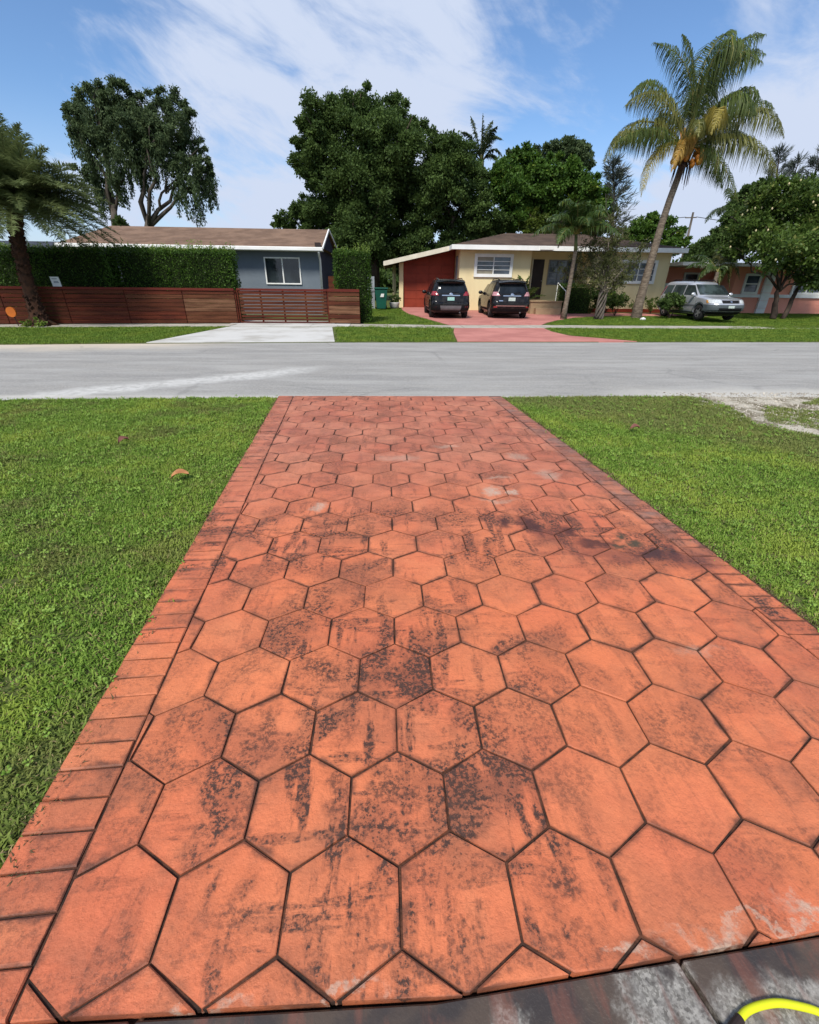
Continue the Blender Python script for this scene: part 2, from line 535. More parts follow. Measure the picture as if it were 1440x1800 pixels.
TILE = tile_material('terracotta_stamped_concrete')
GROUT = grout_material()
WALK = walk_material()

# ------------------------------------------------------------------ ground, road, pavements
bare = plain('bare_soil', (0.06, 0.055, 0.03), (0.05, 0.07, 0.025), 0.6, 0.95, 0.1)
g = MB()
g.box(-400, 400, -60, 700, -0.6, -0.14)
tag(g.build('ground', bare), kind='structure')


def soil_mat():
    t = NT('lawn_soil')
    p = t.pos()
    c = t.mix(t.rng(t.noise(p, 30, 6, 0.7), 0.4, 0.65), (0.070, 0.100, 0.024), (0.120, 0.125, 0.045))
    c = t.mix(t.rng(t.noise(p, 2.2, 4), 0.52, 0.75, 0, .7), c, (0.11, 0.085, 0.045))
    return t.fin(t.bsdf(c, 0.95, 0.1, t.bump(t.noise(p, 90, 4), 0.8, 0.02)))


SOIL = soil_mat()


def road_mat():
    t = NT('sun_bleached_asphalt')
    p = t.pos()
    s = t.n('ShaderNodeSeparateXYZ', {0: p})
    X, Y = s.outputs[0], s.outputs[1]
    c = t.mix(t.rng(t.noise(p, 120, 4, 0.7), 0.35, 0.65), (0.212, 0.202, 0.186), (0.345, 0.33, 0.30))
    c = t.mix(t.rng(t.noise(t.map(p, (0.5, 1.3, 1), (2, 5, 0)), 2.6, 7, 0.75), 0.40, 0.62, 0, 0.55), c, (0.215, 0.210, 0.20))
    lane = t.math('MAXIMUM', t.rng(t.math('ABSOLUTE', t.math('SUBTRACT', Y, t.math('ADD', 8.7, t.math('MULTIPLY', X, 0.04)))), 0.55, 0.1), t.rng(t.math('ABSOLUTE', t.math('SUBTRACT', Y, t.math('ADD', 12.0, t.math('MULTIPLY', X, 0.06)))), 0.6, 0.1))
    c = t.mix(t.math('MULTIPLY', lane, t.rng(t.noise(t.map(p, (.4, 2, 1)), 2, 5, .7), .35, .6, .08, .38)), c, (0.18, 0.175, 0.168))
    spots = t.rng(t.noise(t.map(p, (1, 1.5, 1), (7, 7, 0)), 3.4, 5, 0.7), 0.66, 0.74, 0, 0.5)
    c = t.mix(spots, c, (0.12, 0.117, 0.112))
    c = t.mix(t.rng(t.noise(t.map(p, (0.35, 1.6, 1)), 1.2, 5, 0.6), 0.4, 0.68, 0, 0.6), c, (0.37, 0.36, 0.335))
    c = t.mix(t.rng(t.noise(t.map(p, (0.12, 2.2, 1), (3, 1, 0)), 1.5, 6, 0.7), 0.50, 0.7, 0, 0.5), c, (0.20, 0.195, 0.185))
    c = t.mix(t.rng(t.noise(p, 26, 6, 0.75), 0.42, 0.62, 0, 0.35), c, (0.42, 0.41, 0.385))
    seam = t.math('MULTIPLY', t.rng(t.math('ABSOLUTE', t.math('SUBTRACT', t.math('ADD', Y, t.math('MULTIPLY', t.math('SUBTRACT', t.noise(p, 3, 5), .5), .12)), 9.55)), 0.035, 0.012), t.rng(X, 2.4, 3.4))
    c = t.mix(t.math('MULTIPLY', seam, t.rng(t.noise(p, 2.0, 4), .38, .55, 0.1, .7)), c, (0.14, 0.137, 0.13))
    nz = t.noise(t.map(p, (1, 1, 1), (8, 2, 0)), 1.4, 6, 0.65)
    wob = t.math('MULTIPLY', t.math('SUBTRACT', nz, 0.5), 1.6)
    # pale sand washed along the far kerb on the left
    d1 = t.math('SUBTRACT', t.math('ADD', t.math('MULTIPLY', X, 0.132), 14.3), Y)
    sand = t.math('MULTIPLY', t.rng(t.math('ADD', d1, wob), 1.9, 0.0), t.rng(X, -3.5, -7.0))
    c = t.mix(t.math('MULTIPLY', sand, 0.95), c, (0.52, 0.45, 0.355))
    # pale cement smear running diagonally towards the near verge
    d2 = t.math('ABSOLUTE', t.math('SUBTRACT', t.math('SUBTRACT', Y, 9.0), t.math('MULTIPLY', t.math('ADD', X, 2.2), 0.66)))
    sm = t.math('MULTIPLY', t.rng(t.math('ADD', d2, t.math('MULTIPLY', wob, 0.5)), 0.62, 0.12), t.math('MULTIPLY', t.rng(X, -1.0, -2.2), t.rng(X, -7.2, -4.6)))
    c = t.mix(t.math('MULTIPLY', sm, t.rng(t.noise(p, 9, 5, 0.7), 0.35, 0.6, 0.35, 0.9)), c, (0.53, 0.52, 0.49))
    # pale dusty near edge on the right
    d3 = t.math('ADD', t.math('SUBTRACT', Y, 7.05), t.math('MULTIPLY', wob, 0.6))
    nd = t.math('MULTIPLY', t.rng(d3, 0.9, 0.05), t.rng(X, 3.0, 4.8))
    c = t.mix(t.math('MULTIPLY', nd, 0.8), c, (0.50, 0.475, 0.42))
    d4 = t.rng(t.math('ABSOLUTE', t.math('SUBTRACT', Y, 6.99)), 0.16, 0.0)
    c = t.mix(t.math('MULTIPLY', d4, 0.5), c, (0.52, 0.49, 0.43))
    v = t.n('ShaderNodeTexVoronoi', {'Vector': t.map(p, (0.55, 1.1, 1)), 'Scale': 0.6}, feature='DISTANCE_TO_EDGE').outputs['Distance']
    crack = t.math('MULTIPLY', t.rng(t.math('ADD', v, t.math('MULTIPLY', t.math('SUBTRACT', t.noise(p, 5, 4), .5), .05)), 0.018, 0.004), t.rng(t.noise(p, .5, 2), .5, .6))
    c = t.mix(t.math('MULTIPLY', crack, 0.22), c, (0.10, 0.098, 0.095))
    return t.fin(t.bsdf(c, 0.85, 0.3, t.bump(t.noise(p, 140, 4), 0.5, 0.01)))


ROADM = road_mat()
near_edge = [(-70, 3.4), (-20, 5.6), (-5.6, 6.74), (-2.5, 6.88), (3.5, 7.04), (20, 7.1), (70, 7.4)]
far_edge = [(70, 17.4), (30, 16.2), (14.17, 15.02), (6.89, 14.56), (-1.5, 14.0), (-6.62, 13.43), (-10.2, 12.96), (-20, 11.7), (-70, 10.2)]
m = MB()
m.prism(near_edge + far_edge, -0.3, -0.03)
tag(m.build('road', ROADM), kind='structure')

CONC = plain('pale_concrete', (0.53, 0.52, 0.49), (0.37, 0.35, 0.31), 0.9, 0.85, 0.3, 0.25, 60, detail=9, lo=.42, hi=.72)
CONC2 = plain('old_pavement', (0.42, 0.39, 0.33), (0.31, 0.285, 0.235), 1.6, 0.9, 0.25, 0.3, 60)
PINKD = plain('faded_red_concrete', (0.49, 0.20, 0.165), (0.38, 0.145, 0.12), 0.8, 0.75, 0.35, 0.2, 40)

# far pavement: slab after slab, each one a part
walk_far = [(-34, 16.6), (-13.27, 18.1), (-6.04, 19.15), (-2.1, 19.55), (2.6, 19.3), (6.4, 19.75), (14.74, 20.15), (34, 21.4)]


def far_walk_y(x):
    for (a, b), (c, d) in zip(walk_far, walk_far[1:]):
        if a <= x <= c:
            return b + (d - b) * (x - a) / (c - a)
    return 20


sidewalk = MB().prism([(x, y - 0.62) for x, y in walk_far] + [(x, y + 0.62) for x, y in walk_far[::-1]], -0.3, -0.006)
sw = tag(sidewalk.build('pavement', CONC2), kind='structure')
x = -15.0
while x < 15.5:
    x1 = x + 1.5
    b = MB()
    a0, a1 = far_walk_y(x + 0.012), far_walk_y(x1 - 0.012)
    dz = random.uniform(-.004, .004)
    b.prism([(x + .012, a0 - .6), (x1 - .012, a1 - .6), (x1 - .012, a1 + .6), (x + .012, a0 + .6)], -0.05, 0.012 + dz)
    b.build('slab', CONC if -6.2 < x < -2 else CONC2, sw)
    x = x1

# white driveway crossing of the grey house
wd = MB().prism([(-6.66, 13.43), (-1.55, 14.0), (-2.12, 18.6), (-6.0, 18.3)], -0.3, 0.004)
tag(wd.build('concrete_crossing', CONC), kind='structure')
wd2 = MB().prism([(-6.3, 19.55), (-2.2, 20.0), (-2.2, 24.3), (-6.4, 24.2)], -0.3, 0.016)
tag(wd2.build('courtyard', CONC), kind='structure')
# red driveway of the cream house
rd = MB()
rd.prism([(2.1, 14.25), (7.83, 14.62), (7.22, 15.22), (6.23, 16.2), (6.1, 17.6), (6.25, 19.1), (2.6, 18.75), (2.35, 17.0)], -0.3, 0.004)
rp = [(2.62, 20.0), (6.6, 20.45), (7.23, 21.6), (8.2, 22.9), (9.4, 24.2), (11.0, 25.2), (13.4, 25.6), (16.2, 25.9), (16.2, 27.3), (9.2, 27.6), (8.3, 28.9), (4.3, 30.6), (0.85, 30.6), (0.87, 28.0), (1.05, 25.9), (1.51, 24.1), (2.0, 22.3)]
rd.prism(rp, lambda x, y: gz(y) - .3, lambda x, y: gz(y) + 0.006)
tag(rd.build('red_driveway', PINKD), kind='structure')

# near lawns
LAWN_L = [(-1.054 + .01, -0.5), (-1.095 - .082 * 2 + .01, 2.0), (-1.095 - .082 * 4 + .01, 4.0), (-1.66, 6.9), (-2.5, 6.88), (-5.6, 6.74), (-11.5, 6.28), (-11.5, -0.5)]
LAWN_R = [(2.36 - .01, -0.5), (2.32 - .081 * 2 - .01, 2.0), (2.32 - .081 * 4 - .01, 4.0), (1.76, 6.96), (3.5, 7.04), (4.95, 7.02), (5.02, 6.28), (4.75, 5.5), (5.15, 4.95), (6.2, 4.55), (8.0, 4.2), (12.5, 4.0), (12.5, -0.5)]
for poly in (LAWN_L, LAWN_R):
    m = MB().prism(poly, -0.5, -0.028)
    tag(m.build('lawn', SOIL), kind='structure')

# far lawns: one gently rising sheet under everything on that side
m = MB()
ys = [14.9, 20, 24, 28, 34, 45, 60, 90]
m.prism([(-70, 10.2), (-20, 11.7), (-10.2, 12.96), (-6.62, 13.43), (-1.5, 14.0), (6.89, 14.56), (14.17, 15.02), (30, 16.2), (70, 17.4), (70, 20), (-70, 20)], -0.3, -0.012)
m.prism([(-70, 20), (70, 20), (70, 45), (-70, 45)], -0.3, lambda x, y: gz(y) - 0.012)
m.prism([(-70, 45), (70, 45), (70, 120), (-70, 120)], -0.3, gz(45) - 0.012)
tag(m.build('yard', SOIL), kind='structure')

# ------------------------------------------------------------------ the stamped driveway
def clip(poly, a, b, c):
    """keep a*x + b*y <= c"""
    out = []
    n = len(poly)
    for i in range(n):
        p, q = poly[i], poly[(i + 1) % n]
        dp, dq = a * p[0] + b * p[1] - c, a * q[0] + b * q[1] - c
        if dp <= 0:
            out.append(p)
        if (dp < 0 < dq) or (dq < 0 < dp):
            k = dp / (dp - dq)
            out.append((p[0] + (q[0] - p[0]) * k, p[1] + (q[1] - p[1]) * k))
    return out


def area(poly):
    return 0.5 * sum(poly[i][0] * poly[(i + 1) % len(poly)][1] - poly[(i + 1) % len(poly)][0] * poly[i][1] for i in range(len(poly)))


def tile_mesh(poly, gap, top=0.0, bot=-0.03, bev=0.003, name='tile', seed=None):
    """bevelled tile inside a convex polygon: sides, rounded arris, top ring and middle; 'edge' marks the rim"""
    if area(poly) < 0:
        poly = poly[::-1]
    P = []
    for p in poly:                                   # drop points that nearly coincide
        if not P or (Vector(p) - Vector(P[-1])).length > 0.007:
            P.append(p)
    if len(P) > 2 and (Vector(P[0]) - Vector(P[-1])).length < 0.007:
        P.pop()
    if len(P) < 3:
        return None, None

    def inset(d):
        q = P
        n = len(P)
        big = [(-99, -99), (99, -99), (99, 99), (-99, 99)]
        r = P
        for i in range(n):
            a, b = Vector(P[i]), Vector(P[(i + 1) % n])
            e = (b - a).normalized()
            nx, ny = e.y, -e.x
            r = clip(r, nx, ny, nx * a.x + ny * a.y - d)
            if len(r) < 3:
                return None
        return r

    r0 = inset(gap)
    r1 = inset(gap + bev)
    r2 = inset(gap + bev + 0.032)
    if r0 is None or len(r0) < 3:
        return None, None
    if r1 is None or len(r1) != len(r0):
        r1 = r2 = None
    if r2 is not None and len(r2) != len(r0):
        r2 = None
    n = len(r0)
    cx, cy = sum(p[0] for p in r0) / n, sum(p[1] for p in r0) / n
    rings = [(r0, bot, 1.0), (r0, top - (bev * 0.9 if r1 else 0), 1.0)] + ([(r1, top, 0.8)] if r1 else []) + ([(r2, top + 0.0006, 0.3)] if r2 else [])
    vs, fs, ed = [], [], []
    rs = random.Random(seed)
    for ri, (r, z, e) in enumerate(rings):
        for (x, y) in r:
            j = 0.0022 if ri in (1, 2) else 0.0
            vs.append((x - cx + rs.uniform(-j, j), y - cy + rs.uniform(-j, j), z + (rs.uniform(-.0008, .0008) if ri > 1 else 0)))
            ed.append(e)
    for k in range(len(rings) - 1):
        for i in range(n):
            i2 = (i + 1) % n
            fs.append((k * n + i, k * n + i2, (k + 1) * n + i2, (k + 1) * n + i))
    k = len(rings) - 1
    vs.append((0, 0, top + 0.0008))
    ed.append(0.0)
    for i in range(n):
        fs.append((k * n + i, k * n + (i + 1) % n, len(vs) - 1))
    me = bpy.data.meshes.new(name)
    me.from_pydata(vs, [], fs)
    me.update()
    at = me.attributes.new('edge', 'FLOAT', 'POINT')
    at.data.foreach_set('value', ed)
    me.materials.append(TILE)
    return me, (cx, cy)


LG = lambda y: -0.870 - 0.082 * y          # inner groove of the left border
RG = lambda y: 2.130 - 0.081 * y           # inner groove of the right border
LO, RO = 0.226, 0.190                      # border widths
Y_END = 6.98
slab = MB().prism([(-1.10, 0.432), (0.1, 0.432), (1.2, 0.517), (2.29, 0.61), (RG(Y_END) + RO, Y_END), (LG(Y_END) - LO, Y_END - .05)], -0.16, -0.0085)
drive = tag(slab.build('driveway', GROUT), kind='structure')
S = 0.185784
OX, OY = -0.623755, 0.610994
W = math.sqrt(3) * S


def trim(poly):
    poly = clip(poly, 1, .081, 2.130)
    poly = clip(poly, -1, -.082, 0.870)
    if poly and sum(p[0] for p in poly) / len(poly) < 0.1:
        poly = clip(poly, 0, -1, -0.4235)
    else:
        poly = clip(poly, 0.0775, -1, 0.0775 * 0.1 - 0.4235)
    poly = clip(poly, 0, 1, Y_END - .04)
    return poly


full = None
for row in range(-1, 25):
    for k in range(-4, 14):
        cx = OX + (k + 0.5 + 0.5 * (row % 2)) * W
        cy = OY + 1.5 * row * S
        j = 0.0
        hexa = [(cx + S * math.sin(a), cy + S * math.cos(a)) for a in [i * math.pi / 3 for i in range(6)]]
        pl = trim(hexa)
        if len(pl) < 3 or abs(area(pl)) < 0.0004:
            continue
        gap = 0.0040
        if abs(abs(area(pl)) - 2.598 * S * S) < 1e-5:
            me, c = tile_mesh(pl, gap, seed=row * 31 + k)
        else:
            me, c = tile_mesh(pl, gap, seed=row * 31 + k)
        if me is None:
            continue
        o = bpy.data.objects.new('hexagon_tile', me)
        COL.objects.link(o)
        o.parent = drive
        o.location = (c[0], c[1], random.uniform(-.0012, .0008))

for side in (0, 1):
    y = 0.42 if side == 0 else 0.595
    i = 0
    while y < Y_END - .06:
        y2 = y + (0.1045 if side == 0 else 0.1035) + random.uniform(-.003, .003)
        if side == 0:
            tilt = 0.012
            pl = [(LG(y) - LO, y - tilt), (LG(y) - .002, y), (LG(y2) - .002, y2), (LG(y2) - LO, y2 - tilt)]
            pl = clip(pl, 0, -1, -0.4235)
        else:
            tilt = 0.010
            pl = [(RG(y) + .002, y), (RG(y) + RO, y - tilt), (RG(y2) + RO, y2 - tilt), (RG(y2) + .002, y2)]
            pl = clip(pl, 0.0775, -1, 0.0775 * 0.1 - 0.4235)
        pl = clip(pl, 0, 1, Y_END - .04)
        if len(pl) >= 3 and abs(area(pl)) > 0.002:
            me, c = tile_mesh(pl, 0.0028, top=0.0, bev=0.004, name='border_brick', seed=i * 7 + side)
            if me:
                o = bpy.data.objects.new('border_brick', me)
                COL.objects.link(o)
                o.parent = drive
                o.location = (c[0], c[1], random.uniform(-.003, .001))
                o.rotation_euler = (random.uniform(-.012, .012), random.uniform(-.01, .01), random.uniform(-.006, .006))
        y = y2
        i += 1

# wet concrete walk along the front of the driveway, slabs with a tarry joint between them
wk = MB().box(-4, 5, -1.6, 0.62, -0.3, -0.045)
walk = tag(wk.build('front_walk', GROUT), kind='structure')
JA, JB = (0.745, 0.47), (0.785, 0.33)
dx, dy = JB[0] - JA[0], JB[1] - JA[1]


def jx(y):
    return JA[0] + dx * (y - JA[1]) / dy


edge_y = lambda x: (0.4235 if x < 0.1 else 0.4235 + 0.0775 * (x - 0.1)) - 0.003
for (xa, xb) in ((-2.6, -0.62), (-0.62, None), (None, 2.35)):
    def lf(y):
        return jx(y) + 0.007 if xa is None else xa + 0.007
    def rt(y):
        return jx(y) - 0.007 if xb is None else xb - 0.007
    pts = [(lf(-1.5), -1.5), (rt(-1.5), -1.5)]
    r_ = rt(edge_y(rt(.45)))
    l_ = lf(edge_y(lf(.45)))
    pts += [(r_, edge_y(r_))]
    if l_ < 0.1 < r_:
        pts += [(0.1, edge_y(0.1))]
    pts += [(l_, edge_y(l_))]
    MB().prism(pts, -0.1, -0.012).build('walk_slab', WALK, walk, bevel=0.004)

# ------------------------------------------------------------------ grass


def grass_mat(name, a, b, straw, dry=True):
    t = NT(name)
    p = t.pos()
    rnd = t.n('ShaderNodeNewGeometry').outputs['Random Per Island']
    c = t.mix(rnd, a, b)
    c = t.mix(t.rng(t.noise(p, 1.3, 5, 0.6), 0.42, 0.68, 0, 0.8), c, tuple(x * y for x, y in zip(b, (1.22, 1.04, .9))))
    c = t.mix(t.rng(t.noise(t.map(p, (1, 1, 1), (4, 4, 0)), 4.0, 4, 0.6), 0.50, 0.7, 0, 0.5), c, tuple(x * .6 for x in a))
    if dry:
        s = t.n('ShaderNodeSeparateXYZ', {0: p})
        w = t.math('MULTIPLY', t.math('SUBTRACT', t.noise(p, 1.6, 4), 0.5), 1.8)
        # duller, trodden strip along the gravel and the road on the right, and thin patches on the left
        d = t.math('ADD', t.math('ADD', s.outputs[1], s.outputs[0]), w)
        f = t.math('MULTIPLY', t.rng(d, 8.0, 8.9), t.rng(s.outputs[0], 1.0, 2.0))
        c = t.mix(t.math('MULTIPLY', f, 0.62), c, (0.185, 0.175, 0.070))
        f2 = t.math('MULTIPLY', t.rng(t.noise(t.map(p, (1, 1, 1), (1.5, 6, 0)), 1.1, 4, 0.65), 0.50, 0.68), t.rng(s.outputs[0], 0.0, -1.0))
        c = t.mix(t.math('MULTIPLY', f2, 0.6), c, (0.17, 0.150, 0.06))
    b_ = t.bsdf(c, 0.6, 0.14)
    tr = t.n('ShaderNodeBsdfTranslucent', {'Color': t.mix(0.5, c, (0.14, 0.24, 0.03))}).outputs[0]
    return t.fin(t.n('ShaderNodeMixShader', {0: 0.28, 1: b_, 2: tr}).outputs[0])


GR = grass_mat('lawn_grass', (0.105, 0.205, 0.022), (0.255, 0.370, 0.065), (0.3, 0.25, 0.1))
GRF = grass_mat('far_grass', (0.085, 0.16, 0.018), (0.18, 0.27, 0.042), (0.3, 0.25, 0.1), dry=False)
STRAWD = plain('brown_thatch', (0.13, 0.095, 0.05), (0.075, 0.060, 0.030), 30, 0.9, 0.1)
STRAW = plain('straw', (0.34, 0.27, 0.13), (0.22, 0.17, 0.08), 30, 0.8, 0.1)


def clump_mesh(name, nb, L, wd, spread, mats, straw=0.12, rs=None):
    rs = rs or random.Random(3)
    V, F, MI = [], [], []
    for i in range(nb):
        a = rs.uniform(0, 6.283)
        r0 = spread * math.sqrt(rs.random())
        bx, by = r0 * math.cos(rs.uniform(0, 6.283)), r0 * math.sin(rs.uniform(0, 6.283))
        dead = rs.random() < straw
        l = L * rs.uniform(0.55, 1.15) * (0.9 if dead else 1)
        lean = rs.uniform(0.45, 1.5) if not dead else rs.uniform(1.0, 1.45)
        w = wd * rs.uniform(0.7, 1.25) * (0.6 if dead else 1)
        px, py = -math.sin(a), math.cos(a)
        pts = []
        z, d = -0.004, 0.0
        ang = math.pi / 2 - lean * 0.3
        segs = 3
        for s in range(segs + 1):
            ww = w * (1.0, 0.95, 0.7, 0.08)[s]
            pts.append((bx + math.cos(a) * d, by + math.sin(a) * d, z, ww))
            d += l / segs * math.cos(ang)
            z += l / segs * math.sin(ang)
            ang -= lean * 0.55
        b = len(V)
        for (x, y, zz, ww) in pts:
            V.append((x - px * ww / 2, y - py * ww / 2, zz))
            V.append((x + px * ww / 2, y + py * ww / 2, zz))
        for s in range(segs):
            F.append((b + 2 * s, b + 2 * s + 1, b + 2 * s + 3, b + 2 * s + 2))
            MI.append(1 if dead else 0)
    me = fast_mesh(name, np.array(V), np.array(F), mi=np.array(MI))
    for m_ in mats:
        me.materials.append(m_)
    return bpy.data.objects.new(name, me)            # never linked: only the source of the grass


def scatter(name, polys, sources, density, smin, smax, zf, seed=0, bare=0.0, hscale=1.0, mats=()):
    mb = MB()
    for poly in polys:
        n = len(poly)
        a = area(poly)
        pl = poly if a > 0 else poly[::-1]
        mb.add([(x, y, zf(x, y)) for x, y in pl], [tuple(range(n))])
    me = mb.mesh(name)
    bm = bmesh.new()
    bm.from_mesh(me)
    bmesh.ops.triangulate(bm, faces=bm.faces[:])
    bm.to_mesh(me)
    bm.free()
    o = bpy.data.objects.new(name, me)
    COL.objects.link(o)
    ng = bpy.data.node_groups.new(name, 'GeometryNodeTree')
    ng.interface.new_socket('Geometry', in_out='INPUT', socket_type='NodeSocketGeometry')
    ng.interface.new_socket('Geometry', in_out='OUTPUT', socket_type='NodeSocketGeometry')
    N = ng.nodes.new
    L = ng.links.new
    gi, go = N('NodeGroupInput'), N('NodeGroupOutput')
    dp = N('GeometryNodeDistributePointsOnFaces')
    dp.distribute_method = 'RANDOM'
    L(gi.outputs[0], dp.inputs['Mesh'])
    dp.inputs['Seed'].default_value = seed
    nz = N('ShaderNodeTexNoise')
    nz.inputs['Scale'].default_value = 1.7
    nz.inputs['Detail'].default_value = 4
    mr = N('ShaderNodeMapRange')
    L(nz.outputs[0], mr.inputs[0])
    mr.inputs[1].default_value = 0.30
    mr.inputs[2].default_value = 0.52
    mr.inputs[3].default_value = density * (1 - bare)
    mr.inputs[4].default_value = density
    L(mr.outputs[0], dp.inputs['Density'])
    jn = N('GeometryNodeJoinGeometry')
    for s in sources:
        oi = N('GeometryNodeObjectInfo')
        oi.inputs['Object'].default_value = s
        gti = N('GeometryNodeGeometryToInstance')
        L(oi.outputs['Geometry'], gti.inputs[0])
        L(gti.outputs[0], jn.inputs[0])
    ip = N('GeometryNodeInstanceOnPoints')
    L(dp.outputs['Points'], ip.inputs['Points'])
    L(jn.outputs[0], ip.inputs['Instance'])
    ip.inputs['Pick Instance'].default_value = True
    ri = N('FunctionNodeRandomValue')
    ri.data_type = 'INT'
    ri.inputs[4].default_value = 0
    ri.inputs[5].default_value = len(sources) - 1
    ri.inputs['Seed'].default_value = 3
    L(ri.outputs[2], ip.inputs['Instance Index'])
    rr = N('FunctionNodeRandomValue')
    rr.data_type = 'FLOAT_VECTOR'
    rr.inputs[0].default_value = (-0.12, -0.12, 0)
    rr.inputs[1].default_value = (0.12, 0.12, 6.283)
    L(rr.outputs[0], ip.inputs['Rotation'])
    rs = N('FunctionNodeRandomValue')
    rs.data_type = 'FLOAT'
    rs.inputs[2].default_value = smin
    rs.inputs[3].default_value = smax
    rs.inputs['Seed'].default_value = 8
    L(rs.outputs[1], ip.inputs['Scale'])
    L(ip.outputs[0], go.inputs[0])
    md = o.modifiers.new('grass', 'NODES')
    md.node_group = ng
    for m_ in mats:
        me.materials.append(m_)
    return o


rs_ = random.Random(21)
def weed_mesh(name, nl, L, mats, rs):
    V, F = [], []
    for i in range(nl):
        a = rs.uniform(0, 6.283)
        r0, h, l = rs.uniform(0, .05), rs.uniform(.015, .04), L * rs.uniform(.7, 1.2)
        cx, cy = r0 * math.cos(a * 3), r0 * math.sin(a * 3)
        d, s = (math.cos(a), math.sin(a)), (-math.sin(a), math.cos(a))
        b = len(V)
        for u, w in ((0, .08), (.35, .42), (.75, .38), (1, .04)):
            for q in (-1, 1):
                V.append((cx + d[0] * l * u + s[0] * q * w * l, cy + d[1] * l * u + s[1] * q * w * l, h + .012 * math.sin(u * 3) - .004 * abs(q)))
        for k in range(3):
            F.append((b + 2 * k, b + 2 * k + 1, b + 2 * k + 3, b + 2 * k + 2))
    me = fast_mesh(name, np.array(V), np.array(F))
    for m_ in mats:
        me.materials.append(m_)
    return bpy.data.objects.new(name, me)


WEED = plain('weed_leaf', (0.11, 0.20, 0.020), (0.20, 0.30, 0.045), 9, .5, .25)
CL = [clump_mesh('grass_clump', 22, 0.041, 0.0078, 0.06, (GR, STRAW), 0.16, rs_) for _ in range(6)]
CL = CL * 2 + [weed_mesh('weed', 7, .015, (WEED,), rs_)]
CLF = [clump_mesh('far_clump', 20, 0.055, 0.011, 0.12, (GRF, STRAW), 0.06, rs_) for _ in range(4)]
# the near lawn is densest where it is closest
for nm, poly, sd_, den in (('grass', LAWN_L, 1, 900), ('grass', LAWN_R, 2, 900)):
    o = scatter(nm, [poly], CL, den, 0.6, 1.2, lambda x, y: -0.03, sd_, bare=0.3)
    tag(o, 'short mown lawn grass left of the orange driveway' if sd_ == 1 else 'short mown lawn grass right of the orange driveway', 'grass', kind='stuff')

CLS = [clump_mesh('straw_clump', 16, 0.050, 0.006, 0.035, (STRAWD, STRAW), 0.35, rs_) for _ in range(3)]
STRIPS = [[(-1.062, 0.3), (-1.10, 0.3), (-1.50, 5.0), (-1.69, 6.9), (-1.655, 6.9), (-1.462, 5.0)], [(2.30, 0.3), (2.35, 0.3), (1.96, 5.0), (1.80, 6.9), (1.765, 6.9), (1.91, 5.0)]]
o = scatter('dry_grass', STRIPS, CLS, 900, 0.5, 1.0, lambda x, y: -0.02, 15, bare=0.5)
tag(o, 'dry brown grass fringe along both brick borders of the driveway', 'grass', kind='stuff')


def _wy(x, d):
    return far_walk_y(x) + d
FAR = [[(-20, 11.9), (-10.2, 13.0), (-6.75, 13.5), (-6.1, 18.2), (-6.04, 18.5), (-13.27, 17.45), (-20, 16.95)],
       [(-1.42, 14.05), (2.0, 14.3), (2.25, 17.0), (2.5, 18.72), (-2.0, 18.95)],
       [(7.95, 14.7), (14.17, 15.07), (30, 16.25), (34, 20.8), (14.74, 19.55), (6.4, 19.1), (6.25, 17.6), (6.4, 16.3), (7.3, 15.3)]]
FAR2 = [[(-1.0, 20.25), (2.45, 20.0), (1.9, 22.3), (1.4, 24.1), (.95, 25.9), (.75, 28.0), (.7, 30), (-1.2, 30.5)],
        [(6.85, 20.45), (14.74, 20.78), (34, 22.0), (34, 28.4), (22, 28.3), (16.4, 28.0), (16.3, 25.85), (13.4, 25.5), (11.1, 25.1), (9.5, 24.1), (8.3, 22.8), (7.35, 21.5)]]
o = scatter('grass', FAR, CLF, 150, 0.7, 1.25, lambda x, y: -0.012, 5, bare=0.4)
tag(o, 'mown grass on the verges across the road', 'grass', kind='stuff')
o = scatter('grass', FAR2, CLF, 120, 0.7, 1.25, lambda x, y: gz(y) - 0.012, 6, bare=0.4)
tag(o, 'mown grass in the yards before the cream house', 'grass', kind='stuff')
# grass that has crept over the far pavement
o = scatter('grass', [[(x_, y_ - .65) for x_, y_ in [(-1.0, far_walk_y(-1.0)), (2.5, far_walk_y(2.5))]] + [(2.5, far_walk_y(2.5) - .25), (-1, far_walk_y(-1) - .1)],
                      [(14.2, 19.5), (34, 20.7), (34, 22.0), (15.4, 20.8)]], CLF, 60, 0.5, 1.0, lambda x, y: 0.004, 7)
tag(o, 'grass creeping over the edge of the far pavement', 'grass', kind='stuff')

# gravel patch on the right of the near verge
GRAVC = plain('pale_gravel', (0.46, 0.42, 0.34), (0.17, 0.145, 0.095), 2.6, 0.9, 0.2, 0.8, 60, lo=.40, hi=.60, detail=8)
gp = MB().prism([(4.70, 7.02), (5.02, 6.2), (4.70, 5.45), (5.15, 4.9), (6.2, 4.5), (8.0, 4.15), (12.5, 3.95), (12.5, 7.08), (7.0, 7.045)], -0.3, -0.026)
tag(gp.build('gravel_patch', GRAVC), kind='structure')
gr = MB()
rg = random.Random(9)
V, F = [], []
_ico = MB().ball((0, 0, 0), 1, sub=1)
iv, iF = np.array(_ico.v), np.array(_ico.f)
n_st = 9000
X_ = rng.uniform(4.4, 11, n_st)
Y_ = rng.uniform(4.0, 7.35, n_st)
keep = (Y_ > 7.0 - (X_ - 4.4) * 0.75 - 1.3 + rng.normal(0, .18, n_st)) & (Y_ > 4.3) & (X_ > 4.65 + rng.normal(0, .15, n_st))
X_, Y_ = X_[keep], Y_[keep]
sz = np.abs(rng.normal(0.0, 0.006, len(X_))) + 0.0045
VV = iv[None] * (1 + rng.uniform(-.3, .3, (len(X_), len(iv), 1))) * sz[:, None, None] * np.array([1.2, 1, .7]) + np.stack([X_, Y_, -0.024 + 0 * X_], 1)[:, None]
